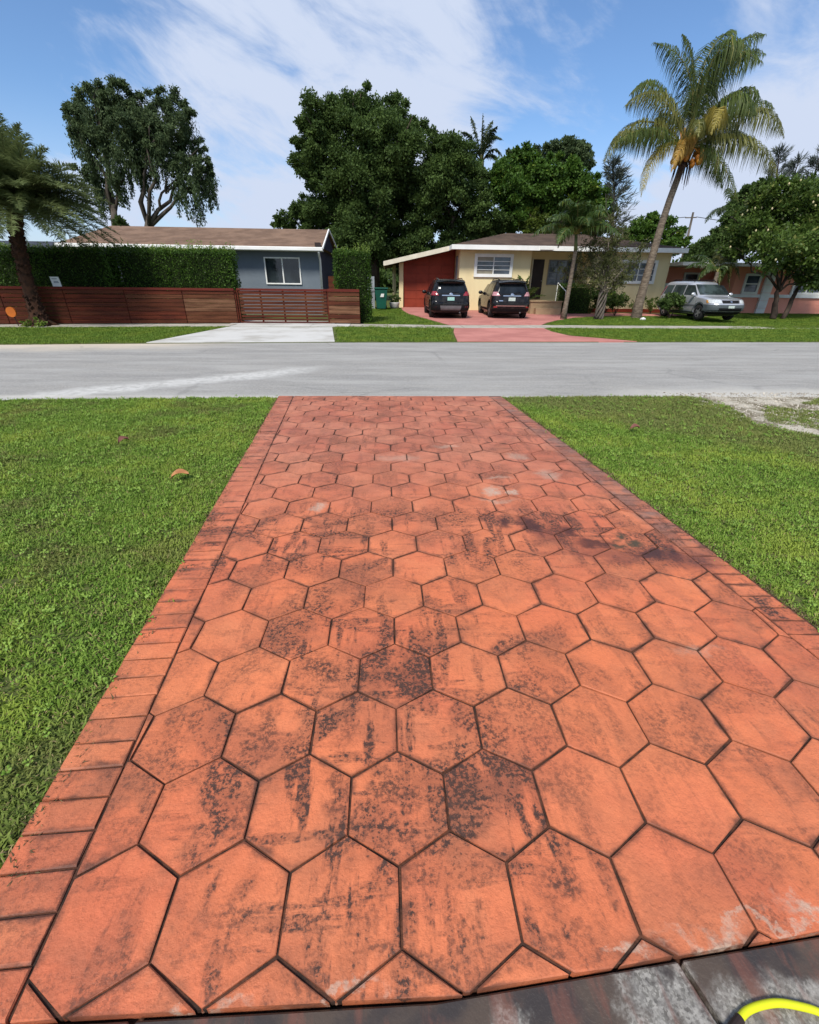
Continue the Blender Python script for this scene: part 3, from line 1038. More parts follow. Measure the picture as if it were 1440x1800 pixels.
FF = iF[None] + (np.arange(len(X_)) * len(iv))[:, None, None]
me = fast_mesh('gravel', VV.reshape(-1, 3), FF.reshape(-1, 3), tint=np.repeat(rng.random(len(X_)), len(iF)))
STONE = leafmat('gravel_stone', (0.16, 0.13, 0.10), (0.48, 0.44, 0.37), trans=0.0, rough=.9)
tag(link('gravel', me, STONE), 'pale loose gravel on the worn patch beside the road', 'gravel', kind='stuff')
o = scatter('grass', [[(6.3, 6.55), (9.5, 5.6), (12.4, 5.8), (12.4, 7.0), (8.2, 6.98), (6.9, 6.92)], [(5.0, 5.6), (5.7, 4.9), (7.5, 4.4), (12, 4.1), (12, 5.4), (7.2, 5.7), (5.6, 6.4)]], CL, 420, 0.6, 1.1, lambda x, y: -0.026, 12, bare=1.0)
tag(o, 'thin tufts of grass growing through the gravel', 'grass', kind='stuff')

# ------------------------------------------------------------------ foliage builders


def leaf_quads(P, size, d_bias=(0, 0, 0), n_bias=(0, 0, 0.6), aspect=0.5, spread=1.0, outward=None, ow=0.0):
    """one diamond leaf at each point"""
    n = len(P)
    d = rng.normal(0, spread, (n, 3)) + np.array(d_bias)
    if outward is not None:
        d = d + outward * ow
    d /= np.linalg.norm(d, axis=1)[:, None] + 1e-9
    nn = rng.normal(0, 0.7, (n, 3)) + np.array(n_bias)
    s = np.cross(d, nn)
    s /= np.linalg.norm(s, axis=1)[:, None] + 1e-9
    L = (size * rng.uniform(0.65, 1.3, n))[:, None]
    V = np.stack([P, P + d * L * 0.55 + s * L * aspect * 0.5, P + d * L, P + d * L * 0.55 - s * L * aspect * 0.5], 1)
    return V.reshape(-1, 3), np.arange(4 * n).reshape(n, 4)


def crown(name, blobs, count, size, mat, parent, flat=0.8, clump=0.30, d_bias=(0, 0, -0.15), aspect=0.55, fill=0.2, loose=0.72, ncl=16, stuff=True, hang=0.0):
    """leaves gathered in clumps over the blobs, a few inside"""
    B = np.array(blobs, float)
    w = B[:, 3] ** 2
    w = w / w.sum()
    Ps, Ts, Os = [], [], []
    for b, wi in zip(B, w):
        n = int(count * wi)
        k = max(6, int(ncl * (b[3] / B[:, 3].mean()) ** 1.5))
        u = rng.normal(0, 1, (k, 3))
        u /= np.linalg.norm(u, axis=1)[:, None]
        rr = b[3] * rng.uniform(0.55, 1.08, (k, 1))
        c = b[:3] + u * rr * np.array([1, 1, flat])
        cs = b[3] * clump * rng.uniform(0.55, 1.35, k)
        ci = rng.integers(0, k, n)
        g_ = rng.normal(0, 1, (n, 3))
        g_ /= np.linalg.norm(g_, axis=1)[:, None]
        g_ *= rng.uniform(0, 1, (n, 1)) ** loose
        p = c[ci] + g_ * cs[ci][:, None] * np.array([1.1, 1.1, 0.75])
        if hang:
            p[:, 2] -= rng.exponential(hang, n) * (rng.random(n) < 0.5)
        t = np.clip(rng.normal(0.45, 0.25, n) + (rng.random(k) * 0.5 - 0.25)[ci], 0, 1)
        o = u[ci]
        nf = int(n * fill)
        pf = b[:3] + np.clip(rng.normal(0, 0.36, (nf, 3)), -.6, .6) * b[3] * np.array([1, 1, flat])
        of = rng.normal(0, 1, (nf, 3))
        Ps += [p, pf]
        Ts += [t, np.clip(rng.normal(.4, .25, nf), 0, 1)]
        Os += [o, of]
    P, T, O = np.concatenate(Ps), np.concatenate(Ts), np.concatenate(Os)
    V, F = leaf_quads(P, size, d_bias, (0, 0, 0.7), aspect, 0.8, O, 0.5)
    o = link(name, fast_mesh(name, V, F, tint=T), mat, parent)
    if stuff:
        o['kind'] = 'stuff'
    return o


def bend(p, q, n=6, wob=0.1, sag=0.0):
    p, q = Vector(p), Vector(q)
    L = (q - p).length
    pts = []
    off = Vector((0, 0, 0))
    for i in range(n + 1):
        t = i / n
        if 0 < i < n:
            off = off * 0.5 + Vector((random.gauss(0, 1), random.gauss(0, 1), random.gauss(0, .6))) * wob * L / n
        else:
            off = Vector((0, 0, 0))
        pts.append(p.lerp(q, t) + off + Vector((0, 0, -sag * 4 * t * (1 - t))))
    return pts


def limbs(m, base, fork, blobs, r0, r1, wob=0.25, n=8, lf=.42, every=1):
    """trunk from base to fork and a limb into each blob"""
    m.tube(bend(base, fork, 6, wob * .5), np.linspace(r0 * 1.15, r0 * 0.62, 7).tolist(), n)
    m.ball(fork, r0 * .66, sub=2, sq=(1, 1, 1.25))
    low = Vector(base).lerp(Vector(fork), max(0.0, 1 - 1.6 * r0 / max((Vector(fork) - Vector(base)).length, .01)))
    for b in blobs[::every]:
        e = Vector(b[:3])
        m.tube([low] + bend(fork, e, 6, wob)[1:], np.linspace(r0 * lf, r1 * .7, 7).tolist(), 6)
        for _ in range(2):
            s = Vector(fork).lerp(e, random.uniform(.45, .8))
            q = e + Vector((random.uniform(-1, 1), random.uniform(-1, 1), random.uniform(-.3, 1))) * b[3] * .75
            m.tube(bend(s, q, 4, wob), np.linspace(r1 * 1.3, r1 * .3, 5).tolist(), 5)


BARK = plain('grey_bark', (0.17, 0.145, 0.12), (0.075, 0.062, 0.05), 3.0, 0.9, 0.15, 0.8, 18, stretch=(1, 1, .35))
BARKM = plain('brown_bark', (0.105, 0.088, 0.070), (0.050, 0.040, 0.032), 3.0, 0.9, 0.15, 0.8, 18, stretch=(1, 1, .35))
BARKD = plain('dark_bark', (0.075, 0.055, 0.042), (0.035, 0.026, 0.02), 4.0, 0.9, 0.15, 0.8, 20, stretch=(1, 1, .35))
LEAF_DK = leafmat('ficus_leaf', (0.026, 0.052, 0.014), (0.078, 0.122, 0.030), trans=0.3, rough=.6, spec=.15)
LEAF_GY = leafmat('grey_green_leaf', (0.036, 0.060, 0.026), (0.084, 0.118, 0.048), trans=0.3, rough=.6, spec=.15)
LEAF_MG = leafmat('mango_leaf', (0.026, 0.066, 0.010), (0.080, 0.150, 0.022), extra=(0.17, 0.22, 0.03), trans=0.28, rough=.55, spec=.2)
LEAF_YG = leafmat('yellow_green_leaf', (0.05, 0.085, 0.012), (0.12, 0.16, 0.025), trans=0.25)
LEAF_RT = leafmat('broad_leaf', (0.030, 0.062, 0.010), (0.090, 0.140, 0.026), extra=(0.20, 0.22, 0.06), trans=0.28, rough=.5, spec=.22)
HEDGE = leafmat('hedge_leaf', (0.016, 0.042, 0.006), (0.060, 0.118, 0.014), trans=0.25, rough=.5, spec=.2)
SPROUT = leafmat('hedge_sprout', (0.09, 0.15, 0.02), (0.17, 0.24, 0.04), trans=0.3)
CASUA = leafmat('casuarina_needle', (0.045, 0.058, 0.050), (0.085, 0.100, 0.082), trans=0.1)
CORE = plain('hedge_core', (0.012, 0.020, 0.007), (0.02, 0.03, 0.01), 5, 0.9, 0.05)
FRUIT = plain('pale_fruit', (0.42, 0.40, 0.20), (0.5, 0.42, 0.25), 5, 0.6, 0.3)


def tree(name, label, base, fork, blobs, count, size, leaf, bark, r0, r1=0.05, cat='tree', group=None, fruit=0, every=2, strands=0, **kw):
    t = empty(name, base, label, cat, group)
    m = MB()
    limbs(m, base, fork, blobs, r0, r1, every=every)
    m.build('trunk', bark, t, smooth=True)
    crown('crown', blobs, count, size, leaf, t, **kw)
    if strands:
        Q = []
        for _ in range(strands):
            b = random.choice(blobs)
            a, rr = random.uniform(0, 6.283), b[3] * math.sqrt(random.random())
            L = random.uniform(.7, 2.4)
            k = int(L * 46)
            tt = rng.random(k) ** .8
            s = np.array([b[0] + math.cos(a) * rr, b[1] + math.sin(a) * rr, b[2] - b[3] * .55])
            Q.append(s + np.stack([rng.normal(0, .2, k) * (1.15 - tt), rng.normal(0, .2, k) * (1.15 - tt), -tt * L], 1))
        Q = np.concatenate(Q)
        V, F = leaf_quads(Q, size, (0, 0, -1.0), (0, 0, .3), .36, .45)
        o = link('hanging_twigs', fast_mesh('hanging_twigs', V, F, tint=rng.random(len(Q)) * .7), leaf, t)
        o['kind'] = 'stuff'
    if fruit:
        fm = MB()
        for _ in range(fruit):
            b = random.choice(blobs)
            u = Vector((random.gauss(0, .6), -abs(random.gauss(.6, .4)), random.gauss(0, .6))).normalized()
            fm.ball((b[0] + u.x * b[3] * 1.02, b[1] + u.y * b[3] * 1.05, b[2] + u.z * b[3] * .85), 0.055, sub=1, sq=(.8, .8, 1.2))
        o = fm.build('fruit', FRUIT, t, smooth=True)
        o['kind'] = 'stuff'
    return t


def frond(bm_pts, n, leaflet, width, hang, vee=0.5, stem=0.02, taper=0.35, twist=0.0, bare=0.12, forward=0.55, jit=0.15):
    """palm frond along a quadratic Bezier of three points; returns V, F for leaflets (as quads) and the stem"""
    p0, p1, p2 = [np.array(p, float) for p in bm_pts]
    ts = np.linspace(bare, 1.0, n)
    C = ((1 - ts) ** 2)[:, None] * p0 + (2 * ts * (1 - ts))[:, None] * p1 + (ts ** 2)[:, None] * p2
    T = (2 * (1 - ts))[:, None] * (p1 - p0) + (2 * ts)[:, None] * (p2 - p1)
    T /= np.linalg.norm(T, axis=1)[:, None] + 1e-9
    up = np.array([0, 0, 1.0])
    Sd = np.cross(T, up)
    ln = np.linalg.norm(Sd, axis=1)
    h = np.cross(p2 - p0, up)
    h /= np.linalg.norm(h) + 1e-9
    Sd = np.where(ln[:, None] > 0.15, Sd / (ln[:, None] + 1e-9), h)
    Nn = np.cross(Sd, T)
    if twist:
        a = twist * ts
        Sd, Nn = Sd * np.cos(a)[:, None] + Nn * np.sin(a)[:, None], Nn * np.cos(a)[:, None] - Sd * np.sin(a)[:, None]
    prof = np.sin(np.clip(ts * 0.92 + 0.12, 0, 1) * math.pi) ** 0.6 * (1 - ts * taper) + 0.12
    Vs, Fs = [], []
    base = 0
    for s in (-1, 1):
        d1 = Sd * s + T * forward + Nn * vee + rng.normal(0, jit, (n, 3))
        d1 /= np.linalg.norm(d1, axis=1)[:, None]
        L = (leaflet * prof * rng.uniform(0.82, 1.12, n))[:, None]
        a0 = C
        k1 = 0.42 - 0.22 * hang
        a1 = a0 + d1 * L * k1
        d2 = d1 * (1 - hang * .75) + np.array([0, 0, -1.0]) * hang * .75 + rng.normal(0, jit * .6, (n, 3))
        d2 /= np.linalg.norm(d2, axis=1)[:, None]
        a2 = a1 + d2 * L * 0.36
        d3 = d2 * (1 - hang) + np.array([0, 0, -1.0]) * hang
        d3 /= np.linalg.norm(d3, axis=1)[:, None]
        a3 = a2 + d3 * L * (0.64 - k1)
        w = T * width * 0.5 + rng.normal(0, .12, (n, 3)) * width
        pts = np.stack([a0 - w * .6, a0 + w * .6, a1 - w, a1 + w, a2 - w * .75, a2 + w * .75, a3 - w * .1, a3 + w * .1], 1)
        Vs.append(pts.reshape(-1, 3))
        q = np.array([[0, 1, 3, 2], [2, 3, 5, 4], [4, 5, 7, 6]])
        Fs.append((q[None] + (np.arange(n) * 8)[:, None, None]).reshape(-1, 4) + base)
        base += n * 8
    m = MB()
    tt = np.linspace(0, 1, 9)
    cc = ((1 - tt) ** 2)[:, None] * p0 + (2 * tt * (1 - tt))[:, None] * p1 + (tt ** 2)[:, None] * p2
    m.tube(cc.tolist(), np.linspace(stem, stem * .2, 9).tolist(), 4, cap=False)
    sv, sf = np.array(m.v), np.array(m.f)
    V = np.concatenate(Vs + [sv])
    F = np.concatenate(Fs + [sf + base])
    mi = np.concatenate([np.zeros(base // 8 * 3), np.ones(len(sf))])
    tint = np.concatenate([np.clip(rng.normal(.5, .25, base // 8), 0, 1).repeat(3), np.full(len(sf), .5)])
    return V, F, mi, tint


def add_frond(parent, pts, mats, **kw):
    V, F, mi, tint = frond(pts, **kw)
    return link('frond', fast_mesh('frond', V, F, tint=tint, mi=mi), mats, parent)


PALM_G = leafmat('coconut_leaflet', (0.030, 0.054, 0.012), (0.085, 0.115, 0.028), extra=(0.20, 0.19, 0.05), trans=0.3, rough=.5, spec=.2)
PALM_OL = leafmat('coconut_leaflet_olive', (0.060, 0.078, 0.018), (0.165, 0.165, 0.045), trans=0.3, rough=.4)
PALM_Y = leafmat('coconut_leaflet_yellow', (0.15, 0.135, 0.025), (0.33, 0.265, 0.06), trans=0.3, rough=.45)
PALM_B = leafmat('coconut_leaflet_ochre', (0.25, 0.15, 0.03), (0.40, 0.26, 0.06), trans=0.25, rough=.5)
PALM_D = leafmat('date_leaflet', (0.055, 0.080, 0.026), (0.145, 0.178, 0.065), trans=0.3, rough=.5, spec=.2)
PALM_S = leafmat('small_palm_leaflet', (0.024, 0.048, 0.012), (0.062, 0.105, 0.024), extra=(0.14, 0.16, 0.03), trans=0.28, rough=.4)
RACHIS = plain('rachis', (0.24, 0.20, 0.06), (0.16, 0.15, 0.05), 6, 0.5, 0.3)
RACHIS_D = plain('rachis_dull', (0.085, 0.085, 0.03), (0.06, 0.065, 0.025), 6, 0.6, 0.2)
LEAF_OL = leafmat('olive_wispy_leaf', (0.050, 0.062, 0.018), (0.110, 0.120, 0.042), trans=0.3, rough=.6, spec=.15)
RACHIS_O = plain('rachis_orange', (0.42, 0.20, 0.04), (0.30, 0.16, 0.04), 6, 0.5, 0.3)
HUSK = plain('palm_trunk', (0.22, 0.175, 0.13), (0.11, 0.085, 0.065), 5, 0.9, 0.15, 0.7, 22, stretch=(1, 1, 3.5))
HUSKD = plain('date_trunk', (0.065, 0.032, 0.020), (0.030, 0.018, 0.013), 7, 0.95, 0.1, 1.0, 25)
COCO = plain('orange_coconut', (0.36, 0.115, 0.012), (0.42, 0.19, 0.02), 3, 0.5, 0.35)


def hedge(name, label, boxes, n, size, tops, cat='hedge', leaf=None, sprouts=True):
    """clipped hedge: leaves over the faces of boxes (x0,x1,y0,y1,z0,z1), a solid dark core inside"""
    b0 = boxes[0]
    t = empty(name, ((b0[0] + b0[1]) / 2, (b0[2] + b0[3]) / 2, b0[4]), label, cat)
    core = MB()
    P, O, Tn = [], [], []
    for (x0, x1, y0, y1, z0, z1) in boxes:
        core.box(x0 + .13, x1 - .13, y0 + .13, y1 - .13, z0, z1 - .13)
        A = [('f', (x1 - x0) * (z1 - z0)), ('t', (x1 - x0) * (y1 - y0)), ('l', (y1 - y0) * (z1 - z0)), ('r', (y1 - y0) * (z1 - z0)), ('b', (x1 - x0) * (z1 - z0))]
        for nm, ar in A:
            k = int(ar * n * (0.4 if nm == 'b' else 1))
            u, v = rng.random(k), rng.random(k)
            dp = -np.abs(rng.normal(0, .07, k)) + rng.normal(0, .025, k) + 0.075 * np.sin(u * ar * 2.1 + v * 7) * np.sin(v * 6 + u * ar * 1.3)
            if nm == 'f':
                p = np.stack([x0 + u * (x1 - x0), y0 - dp, z0 + v * (z1 - z0)], 1); o = (0, -1, 0)
            elif nm == 'b':
                p = np.stack([x0 + u * (x1 - x0), y1 + dp, z0 + v * (z1 - z0)], 1); o = (0, 1, 0)
            elif nm == 't':
                p = np.stack([x0 + u * (x1 - x0), y0 + v * (y1 - y0), z1 + dp], 1); o = (0, 0, 1)
            elif nm == 'l':
                p = np.stack([x0 - dp, y0 + u * (y1 - y0), z0 + v * (z1 - z0)], 1); o = (-1, 0, 0)
            else:
                p = np.stack([x1 + dp, y0 + u * (y1 - y0), z0 + v * (z1 - z0)], 1); o = (1, 0, 0)
            P.append(p)
            O.append(np.tile(np.array(o, float), (k, 1)))
    P, O = np.concatenate(P), np.concatenate(O)
    V, F = leaf_quads(P, size, (0, 0, 0.25), (0, 0, .5), 0.55, 0.7, O, 0.6)
    core.build('twigs', CORE, t)  # solid dark boxes filling the inside of the hedge
    o = link('foliage', fast_mesh('foliage', V, F, tint=np.clip(rng.normal(.45, .3, len(P)), 0, 1)), leaf or HEDGE, t)
    o['kind'] = 'stuff'
    if sprouts:
        Q = []
        for (x0, x1, y0, y1, z0, z1) in boxes:
            for _ in range(int((x1 - x0) * (y1 - y0) * tops)):
                c = np.array([random.uniform(x0, x1), random.uniform(y0, y1), z1 - .05])
                h = random.uniform(.06, .24) if random.random() < .8 else random.uniform(.2, .38)
                k = int(5 + h * 45)
                tt = rng.random(k)
                Q.append(c + np.stack([rng.normal(0, .025, k), rng.normal(0, .025, k), tt * h], 1))
        Q = np.concatenate(Q)
        V, F = leaf_quads(Q, size * .85, (0, 0, 0.8), (0, 0, .3), 0.5, 0.6)
        o = link('sprouts', fast_mesh('sprouts', V, F, tint=rng.random(len(Q))), SPROUT, t)
        o['kind'] = 'stuff'
    return t


def shrub(name, label, base, r, h, n, size, leaf, stems=5, cat='shrub', group=None, **kw):
    t = empty(name, base, label, cat, group)
    m = MB()
    B = []
    for i in range(stems):
        a = 6.283 * i / stems + random.uniform(-.4, .4)
        e = (base[0] + math.cos(a) * r * .55, base[1] + math.sin(a) * r * .55, base[2] + h * random.uniform(.45, .85))
        m.tube(bend(base, e, 4, .15), [.022, .02, .016, .012, .008], 5)
        B.append((*e, r * .55))
    B.append((base[0], base[1], base[2] + h * .75, r * .6))
    m.build('stem', BARKD, t)
    crown('foliage', B, n, size, leaf, t, ncl=10, **kw)
    return t

# ------------------------------------------------------------------ buildings
GREYW = plain('slate_blue_render', (0.150, 0.178, 0.205), (0.132, 0.158, 0.185), 1.2, 0.85, 0.2, 0.15, 50)
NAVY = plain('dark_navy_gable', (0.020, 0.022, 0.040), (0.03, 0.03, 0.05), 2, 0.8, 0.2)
CREAM = plain('cream_render', (0.74, 0.62, 0.36), (0.68, 0.56, 0.32), 0.8, 0.85, 0.2, 0.25, 70, stretch=(1.6, 1, .35), detail=8)
SALMON = plain('salmon_render', (0.80, 0.335, 0.24), (0.74, 0.295, 0.21), 0.8, 0.85, 0.2, 0.15, 50)
WHITE = plain('white_paint', (0.78, 0.78, 0.75), (0.70, 0.70, 0.66), 2.0, 0.6, 0.3)
CREAMT = plain('cream_trim', (0.66, 0.61, 0.49), (0.56, 0.51, 0.40), 2.0, 0.7, 0.25)
REDP = plain('oxblood_panel', (0.230, 0.036, 0.016), (0.185, 0.028, 0.013), 1.4, 0.6, 0.25)
SHING = plain('brown_shingle', (0.235, 0.155, 0.110), (0.165, 0.108, 0.078), 1.4, 0.95, 0.1, 0.5, 30, stretch=(1, 1, 1))
SHING2 = plain('dark_brown_shingle', (0.120, 0.085, 0.066), (0.075, 0.055, 0.045), 1.4, 0.95, 0.1, 0.5, 30)
DARKD = plain('dark_door', (0.022, 0.014, 0.012), (0.03, 0.018, 0.015), 4, 0.5, 0.3)
PORCH = plain('tan_porch', (0.42, 0.30, 0.18), (0.34, 0.235, 0.14), 1.5, 0.8, 0.2)
METAL = plain('grey_metal', (0.30, 0.32, 0.34), (0.24, 0.26, 0.28), 3, 0.45, 0.4)
SHADE = plain('louvre_grey', (0.20, 0.21, 0.22), (0.15, 0.16, 0.17), 4, 0.5, 0.4)


def glass_mat(name, col=(0.012, 0.016, 0.018), rough=0.05, spec=0.6):
    t = NT(name)
    p = t.pos()
    c = t.mix(t.rng(t.noise(p, 1.6, 3), 0.4, 0.65), col, tuple(c * 2.2 for c in col))
    return t.fin(t.bsdf(c, rough, spec, t.bump(t.noise(p, 1.2, 2), 0.03, 0.05)))


GLASS = glass_mat('window_glass')
GLASSB = glass_mat('blue_window_glass', (0.035, 0.045, 0.060))
BLIND = plain('drawn_blind', (0.30, 0.27, 0.20), (0.24, 0.21, 0.16), 3, .5, .4)


def window(parent, x0, x1, z0, z1, y, frame=0.07, cols=2, rows=1, proud=0.06, mat=None, glass=None, mun=0.035, sill=False):
    """window facing -y: frame with mullions, panes one by one set back in it"""
    mat = mat or WHITE
    m = MB()
    m.box(x0, x1, y - proud, y + .02, z1 - frame, z1)
    m.box(x0, x1, y - proud, y + .02, z0, z0 + frame)
    m.box(x0, x0 + frame, y - proud, y + .02, z0 + frame, z1 - frame)
    m.box(x1 - frame, x1, y - proud, y + .02, z0 + frame, z1 - frame)
    f = m.build('window', mat, parent)
    if sill:
        MB().box(x0 - .06, x1 + .06, y - proud - .06, y, z0 - .07, z0 - .002).build('sill', mat, f)
    ax, az = x0 + frame, z0 + frame
    w, h = (x1 - x0 - 2 * frame), (z1 - z0 - 2 * frame)
    for i in range(1, cols):
        cx = ax + w * i / cols
        MB().box(cx - mun / 2 - .01, cx + mun / 2 + .01, y - proud * .7, y - .012, az, az + h).build('mullion', mat, f)
    for j in range(1, rows):
        cz = az + h * j / rows
        for i in range(cols):
            l = ax + w * i / cols + (mun / 2 + .012 if i else 0)
            r = ax + w * (i + 1) / cols - (mun / 2 + .012 if i < cols - 1 else 0)
            MB().box(l, r, y - proud * .55, y - .012, cz - mun / 2, cz + mun / 2).build('glazing_bar', mat, f)
    for i in range(cols):
        for j in range(rows):
            g_ = glass(i, j) if callable(glass) else (glass or GLASS)
            ty = random.uniform(-.004, .004)
            MB().add([(ax + w * i / cols, y - .008, az + h * j / rows), (ax + w * (i + 1) / cols, y - .008 + ty, az + h * j / rows),
                      (ax + w * (i + 1) / cols, y - .008 + ty, az + h * (j + 1) / rows), (ax + w * i / cols, y - .008, az + h * (j + 1) / rows)], [(0, 1, 2, 3)]).build('pane', g_, f)
    return f


def roof_courses(parent, mat, eave, ridge, xa0, xa1, xb0, xb1, n, name='shingle_course'):
    """overlapping shingle courses from the eave line (x xa0..xa1) up to the ridge line (x xb0..xb1)"""
    (y0, z0), (y1, z1) = eave, ridge
    for i in range(n):
        a, b = i / n, (i + 1) / n + .012
        ya, za, yb, zb = y0 + (y1 - y0) * a, z0 + (z1 - z0) * a, y0 + (y1 - y0) * b, z0 + (z1 - z0) * b
        la, ra = xa0 + (xb0 - xa0) * a, xa1 + (xb1 - xa1) * a
        lb, rb = xa0 + (xb0 - xa0) * b, xa1 + (xb1 - xa1) * b
        MB().add([(la, ya, za + .03), (ra, ya, za + .03), (rb, yb, zb + .008), (lb, yb, zb + .008), (la, ya, za), (ra, ya, za)], [(0, 1, 2, 3), (4, 5, 1, 0)]).build(name, mat, parent)


# grey house on the left
h = empty('grey_house', (-9.5, 28.5, gz(28.5)), 'slate grey house with brown shingle roof behind the wooden fence', 'house')
w = MB()
w.box(-14.2, -3.22, 24.5, 32.5, 0.0, 2.93)
w.build('wall', GREYW, h)
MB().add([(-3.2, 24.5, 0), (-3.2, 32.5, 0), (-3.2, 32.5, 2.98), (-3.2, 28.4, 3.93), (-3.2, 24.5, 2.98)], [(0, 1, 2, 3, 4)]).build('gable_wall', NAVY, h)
rf = MB()
ez, rz_ = 2.93, 4.02
rf.add([(-14.75, 23.95, ez), (-2.95, 23.95, ez), (-3.12, 28.4, rz_), (-14.5, 28.4, rz_), (-14.75, 33.0, ez), (-2.95, 33.0, ez)],
       [(0, 1, 2, 3), (3, 2, 5, 4), (0, 3, 4), (0, 4, 5, 1)])
ro = rf.build('roof', SHING, h)
roof_courses(ro, SHING, (23.95, ez), (28.4, rz_), -14.75, -2.95, -14.5, -3.12, 14)
MB().box(-14.8, -2.93, 23.80, 23.93, 2.80, 2.955).build('gutter', WHITE, h, bevel=.02)
MB().box(-14.6, -2.98, 23.95, 24.49, 2.80, 2.84).build('soffit', WHITE, h)
rk = MB()
rk.bar((-2.93, 23.9, 2.93), (-3.10, 28.4, 4.03), 0.06, 0.09)
rk.bar((-3.10, 28.4, 4.03), (-2.93, 33.0, 2.93), 0.06, 0.09)
rk.build('bargeboard', WHITE, h)
MB().tube([(-3.13, 23.87, 2.80), (-3.16, 24.2, 2.62), (-3.16, 24.42, 2.5), (-3.16, 24.42, 0.1)], 0.05, 8).build('downpipe', WHITE, h, smooth=True)
MB().add([(-17.0, 25.2, 2.66), (-14.3, 25.2, 2.66), (-14.3, 28.6, 3.22), (-15.6, 28.6, 3.22), (-17.0, 32, 2.66), (-14.3, 32, 2.66)], [(0, 1, 2, 3), (0, 3, 4), (3, 2, 5, 4)]).build('lower_roof', SHING, h)
MB().box(-16.6, -14.21, 25.7, 31.5, 0, 2.64).build('side_wing', GREYW, h)
window(h, -5.80, -4.12, 1.42, 2.56, 24.49, 0.055, 2, 1, 0.05)
MB().box(-3.30, -3.05, 23.98, 24.30, 3.0, 3.15).build('vent_cap', DARKD, h)

# low dark-roofed wing further left
h = empty('far_left_house', (-21, 30, gz(30)), 'low dark roofed building half hidden by the long hedge and the feathery palm', 'house')
MB().box(-26, -17.6, 28.5, 34, 0, 2.75).build('wall', CREAM, h)
r2 = MB()
r2.add([(-26.6, 27.9, 2.72), (-17.2, 27.9, 2.72), (-18.4, 31.2, 3.45), (-25, 31.2, 3.45), (-26.6, 34.6, 2.72), (-17.2, 34.6, 2.72)], [(0, 1, 2, 3), (1, 5, 2), (2, 5, 4, 3), (0, 3, 4), (0, 4, 5, 1)])
r2.build('roof', plain('slate_roof', (0.05, 0.055, 0.07), (0.035, 0.04, 0.05), 2, .8, .2), h)

# cream house
h = empty('cream_house', (10, 30, gz(30)), 'cream bungalow with white eaves and oxblood garage front behind the parked cars', 'house')
zb = 0.0
w = MB()
w.box(4.08, 8.12, 28.5, 37.5, zb, 3.30)                 # left bay
w.box(8.13, 11.6, 30.0, 37.4, zb, 3.29)                 # recessed porch wall
w.box(11.61, 16.16, 28.5, 37.5, zb, 3.30)                # right bay
w.build('wall', CREAM, h)
# garage end
MB().prism([(0.98, 30.4), (4.05, 30.4), (4.05, 30.46), (0.98, 30.46)], 0.2, lambda x, y: 2.62 + (x - .6) * .225).build('garage_front', REDP, h)
gp_ = MB()
for j in range(6):
    for i in range(4):
        x0, x1 = 1.02 + i * .757, 1.02 + (i + 1) * .757 - .022
        z0, z1 = .23 + j * .46, .23 + (j + 1) * .46 - .022
        cap_ = 2.58 + ((x0 + x1) / 2 - .6) * .225
        if z0 > cap_ - .1:
            continue
        z1 = min(z1, cap_)
        MB().box(x0, x1, 30.385 - random.uniform(0, .006), 30.40, z0, z1).build('panel', REDP, h, bevel=.004)
MB().box(0.72, 0.97, 30.2, 30.45, 0.0, 2.62).build('garage_post', CREAM, h)
MB().box(0.40, 0.56, 32.0, 37.0, 0.0, 2.55).build('garage_side_wall', CREAM, h)
gr_ = MB()
gr_.add([(-.15, 29.45, 2.60), (3.75, 29.05, 3.44), (3.75, 37.6, 3.44), (-.15, 37.6, 2.60)], [(0, 1, 2, 3)])
gr_.add([(-.15, 29.45, 2.44), (3.75, 29.05, 3.24), (3.75, 37.6, 3.24), (-.15, 37.6, 2.44)], [(3, 2, 1, 0)])
gr_.build('garage_roof', SHING2, h)
fb = MB()
fb.bar((-.17, 29.43, 2.53), (3.78, 29.03, 3.37), 0.06, 0.23)
fb.bar((-.18, 29.43, 2.53), (-.18, 37.6, 2.53), 0.05, 0.2)
fb.build('garage_fascia', CREAMT, h)
# main roof, hipped
ro = MB()
E0, E1, YF, YB = 3.55, 16.55, 27.75, 38.4
ez, rz_ = 3.40, 4.42
ro.add([(E0, YF, ez), (E1, YF, ez), (12.6, 33.0, rz_), (7.6, 33.0, rz_), (E0, YB, ez), (E1, YB, ez)], [(0, 1, 2, 3), (1, 5, 2), (2, 5, 4, 3), (0, 3, 4)])
rr = ro.build('roof', SHING2, h)
roof_courses(rr, SHING2, (YF, ez), (33.0, rz_), E0, E1, 7.6, 12.6, 14)
fa = MB()
fa.box(E0 - .03, E1 + .03, YF - .05, YF - .005, 3.20, 3.42)
fa.box(E0 - .05, E0 - .005, YF, YB, 3.20, 3.42)
fa.box(E1 + .005, E1 + .05, YF, YB, 3.20, 3.42)
fa.build('fascia', WHITE, h)
MB().box(E0, E1, YF, 30.0, 3.301, 3.33).build('soffit', CREAMT, h)
MB().box(8.3, 9.0, 27.62, 27.70, 3.24, 3.40).build('gutter_joint', WHITE, h)
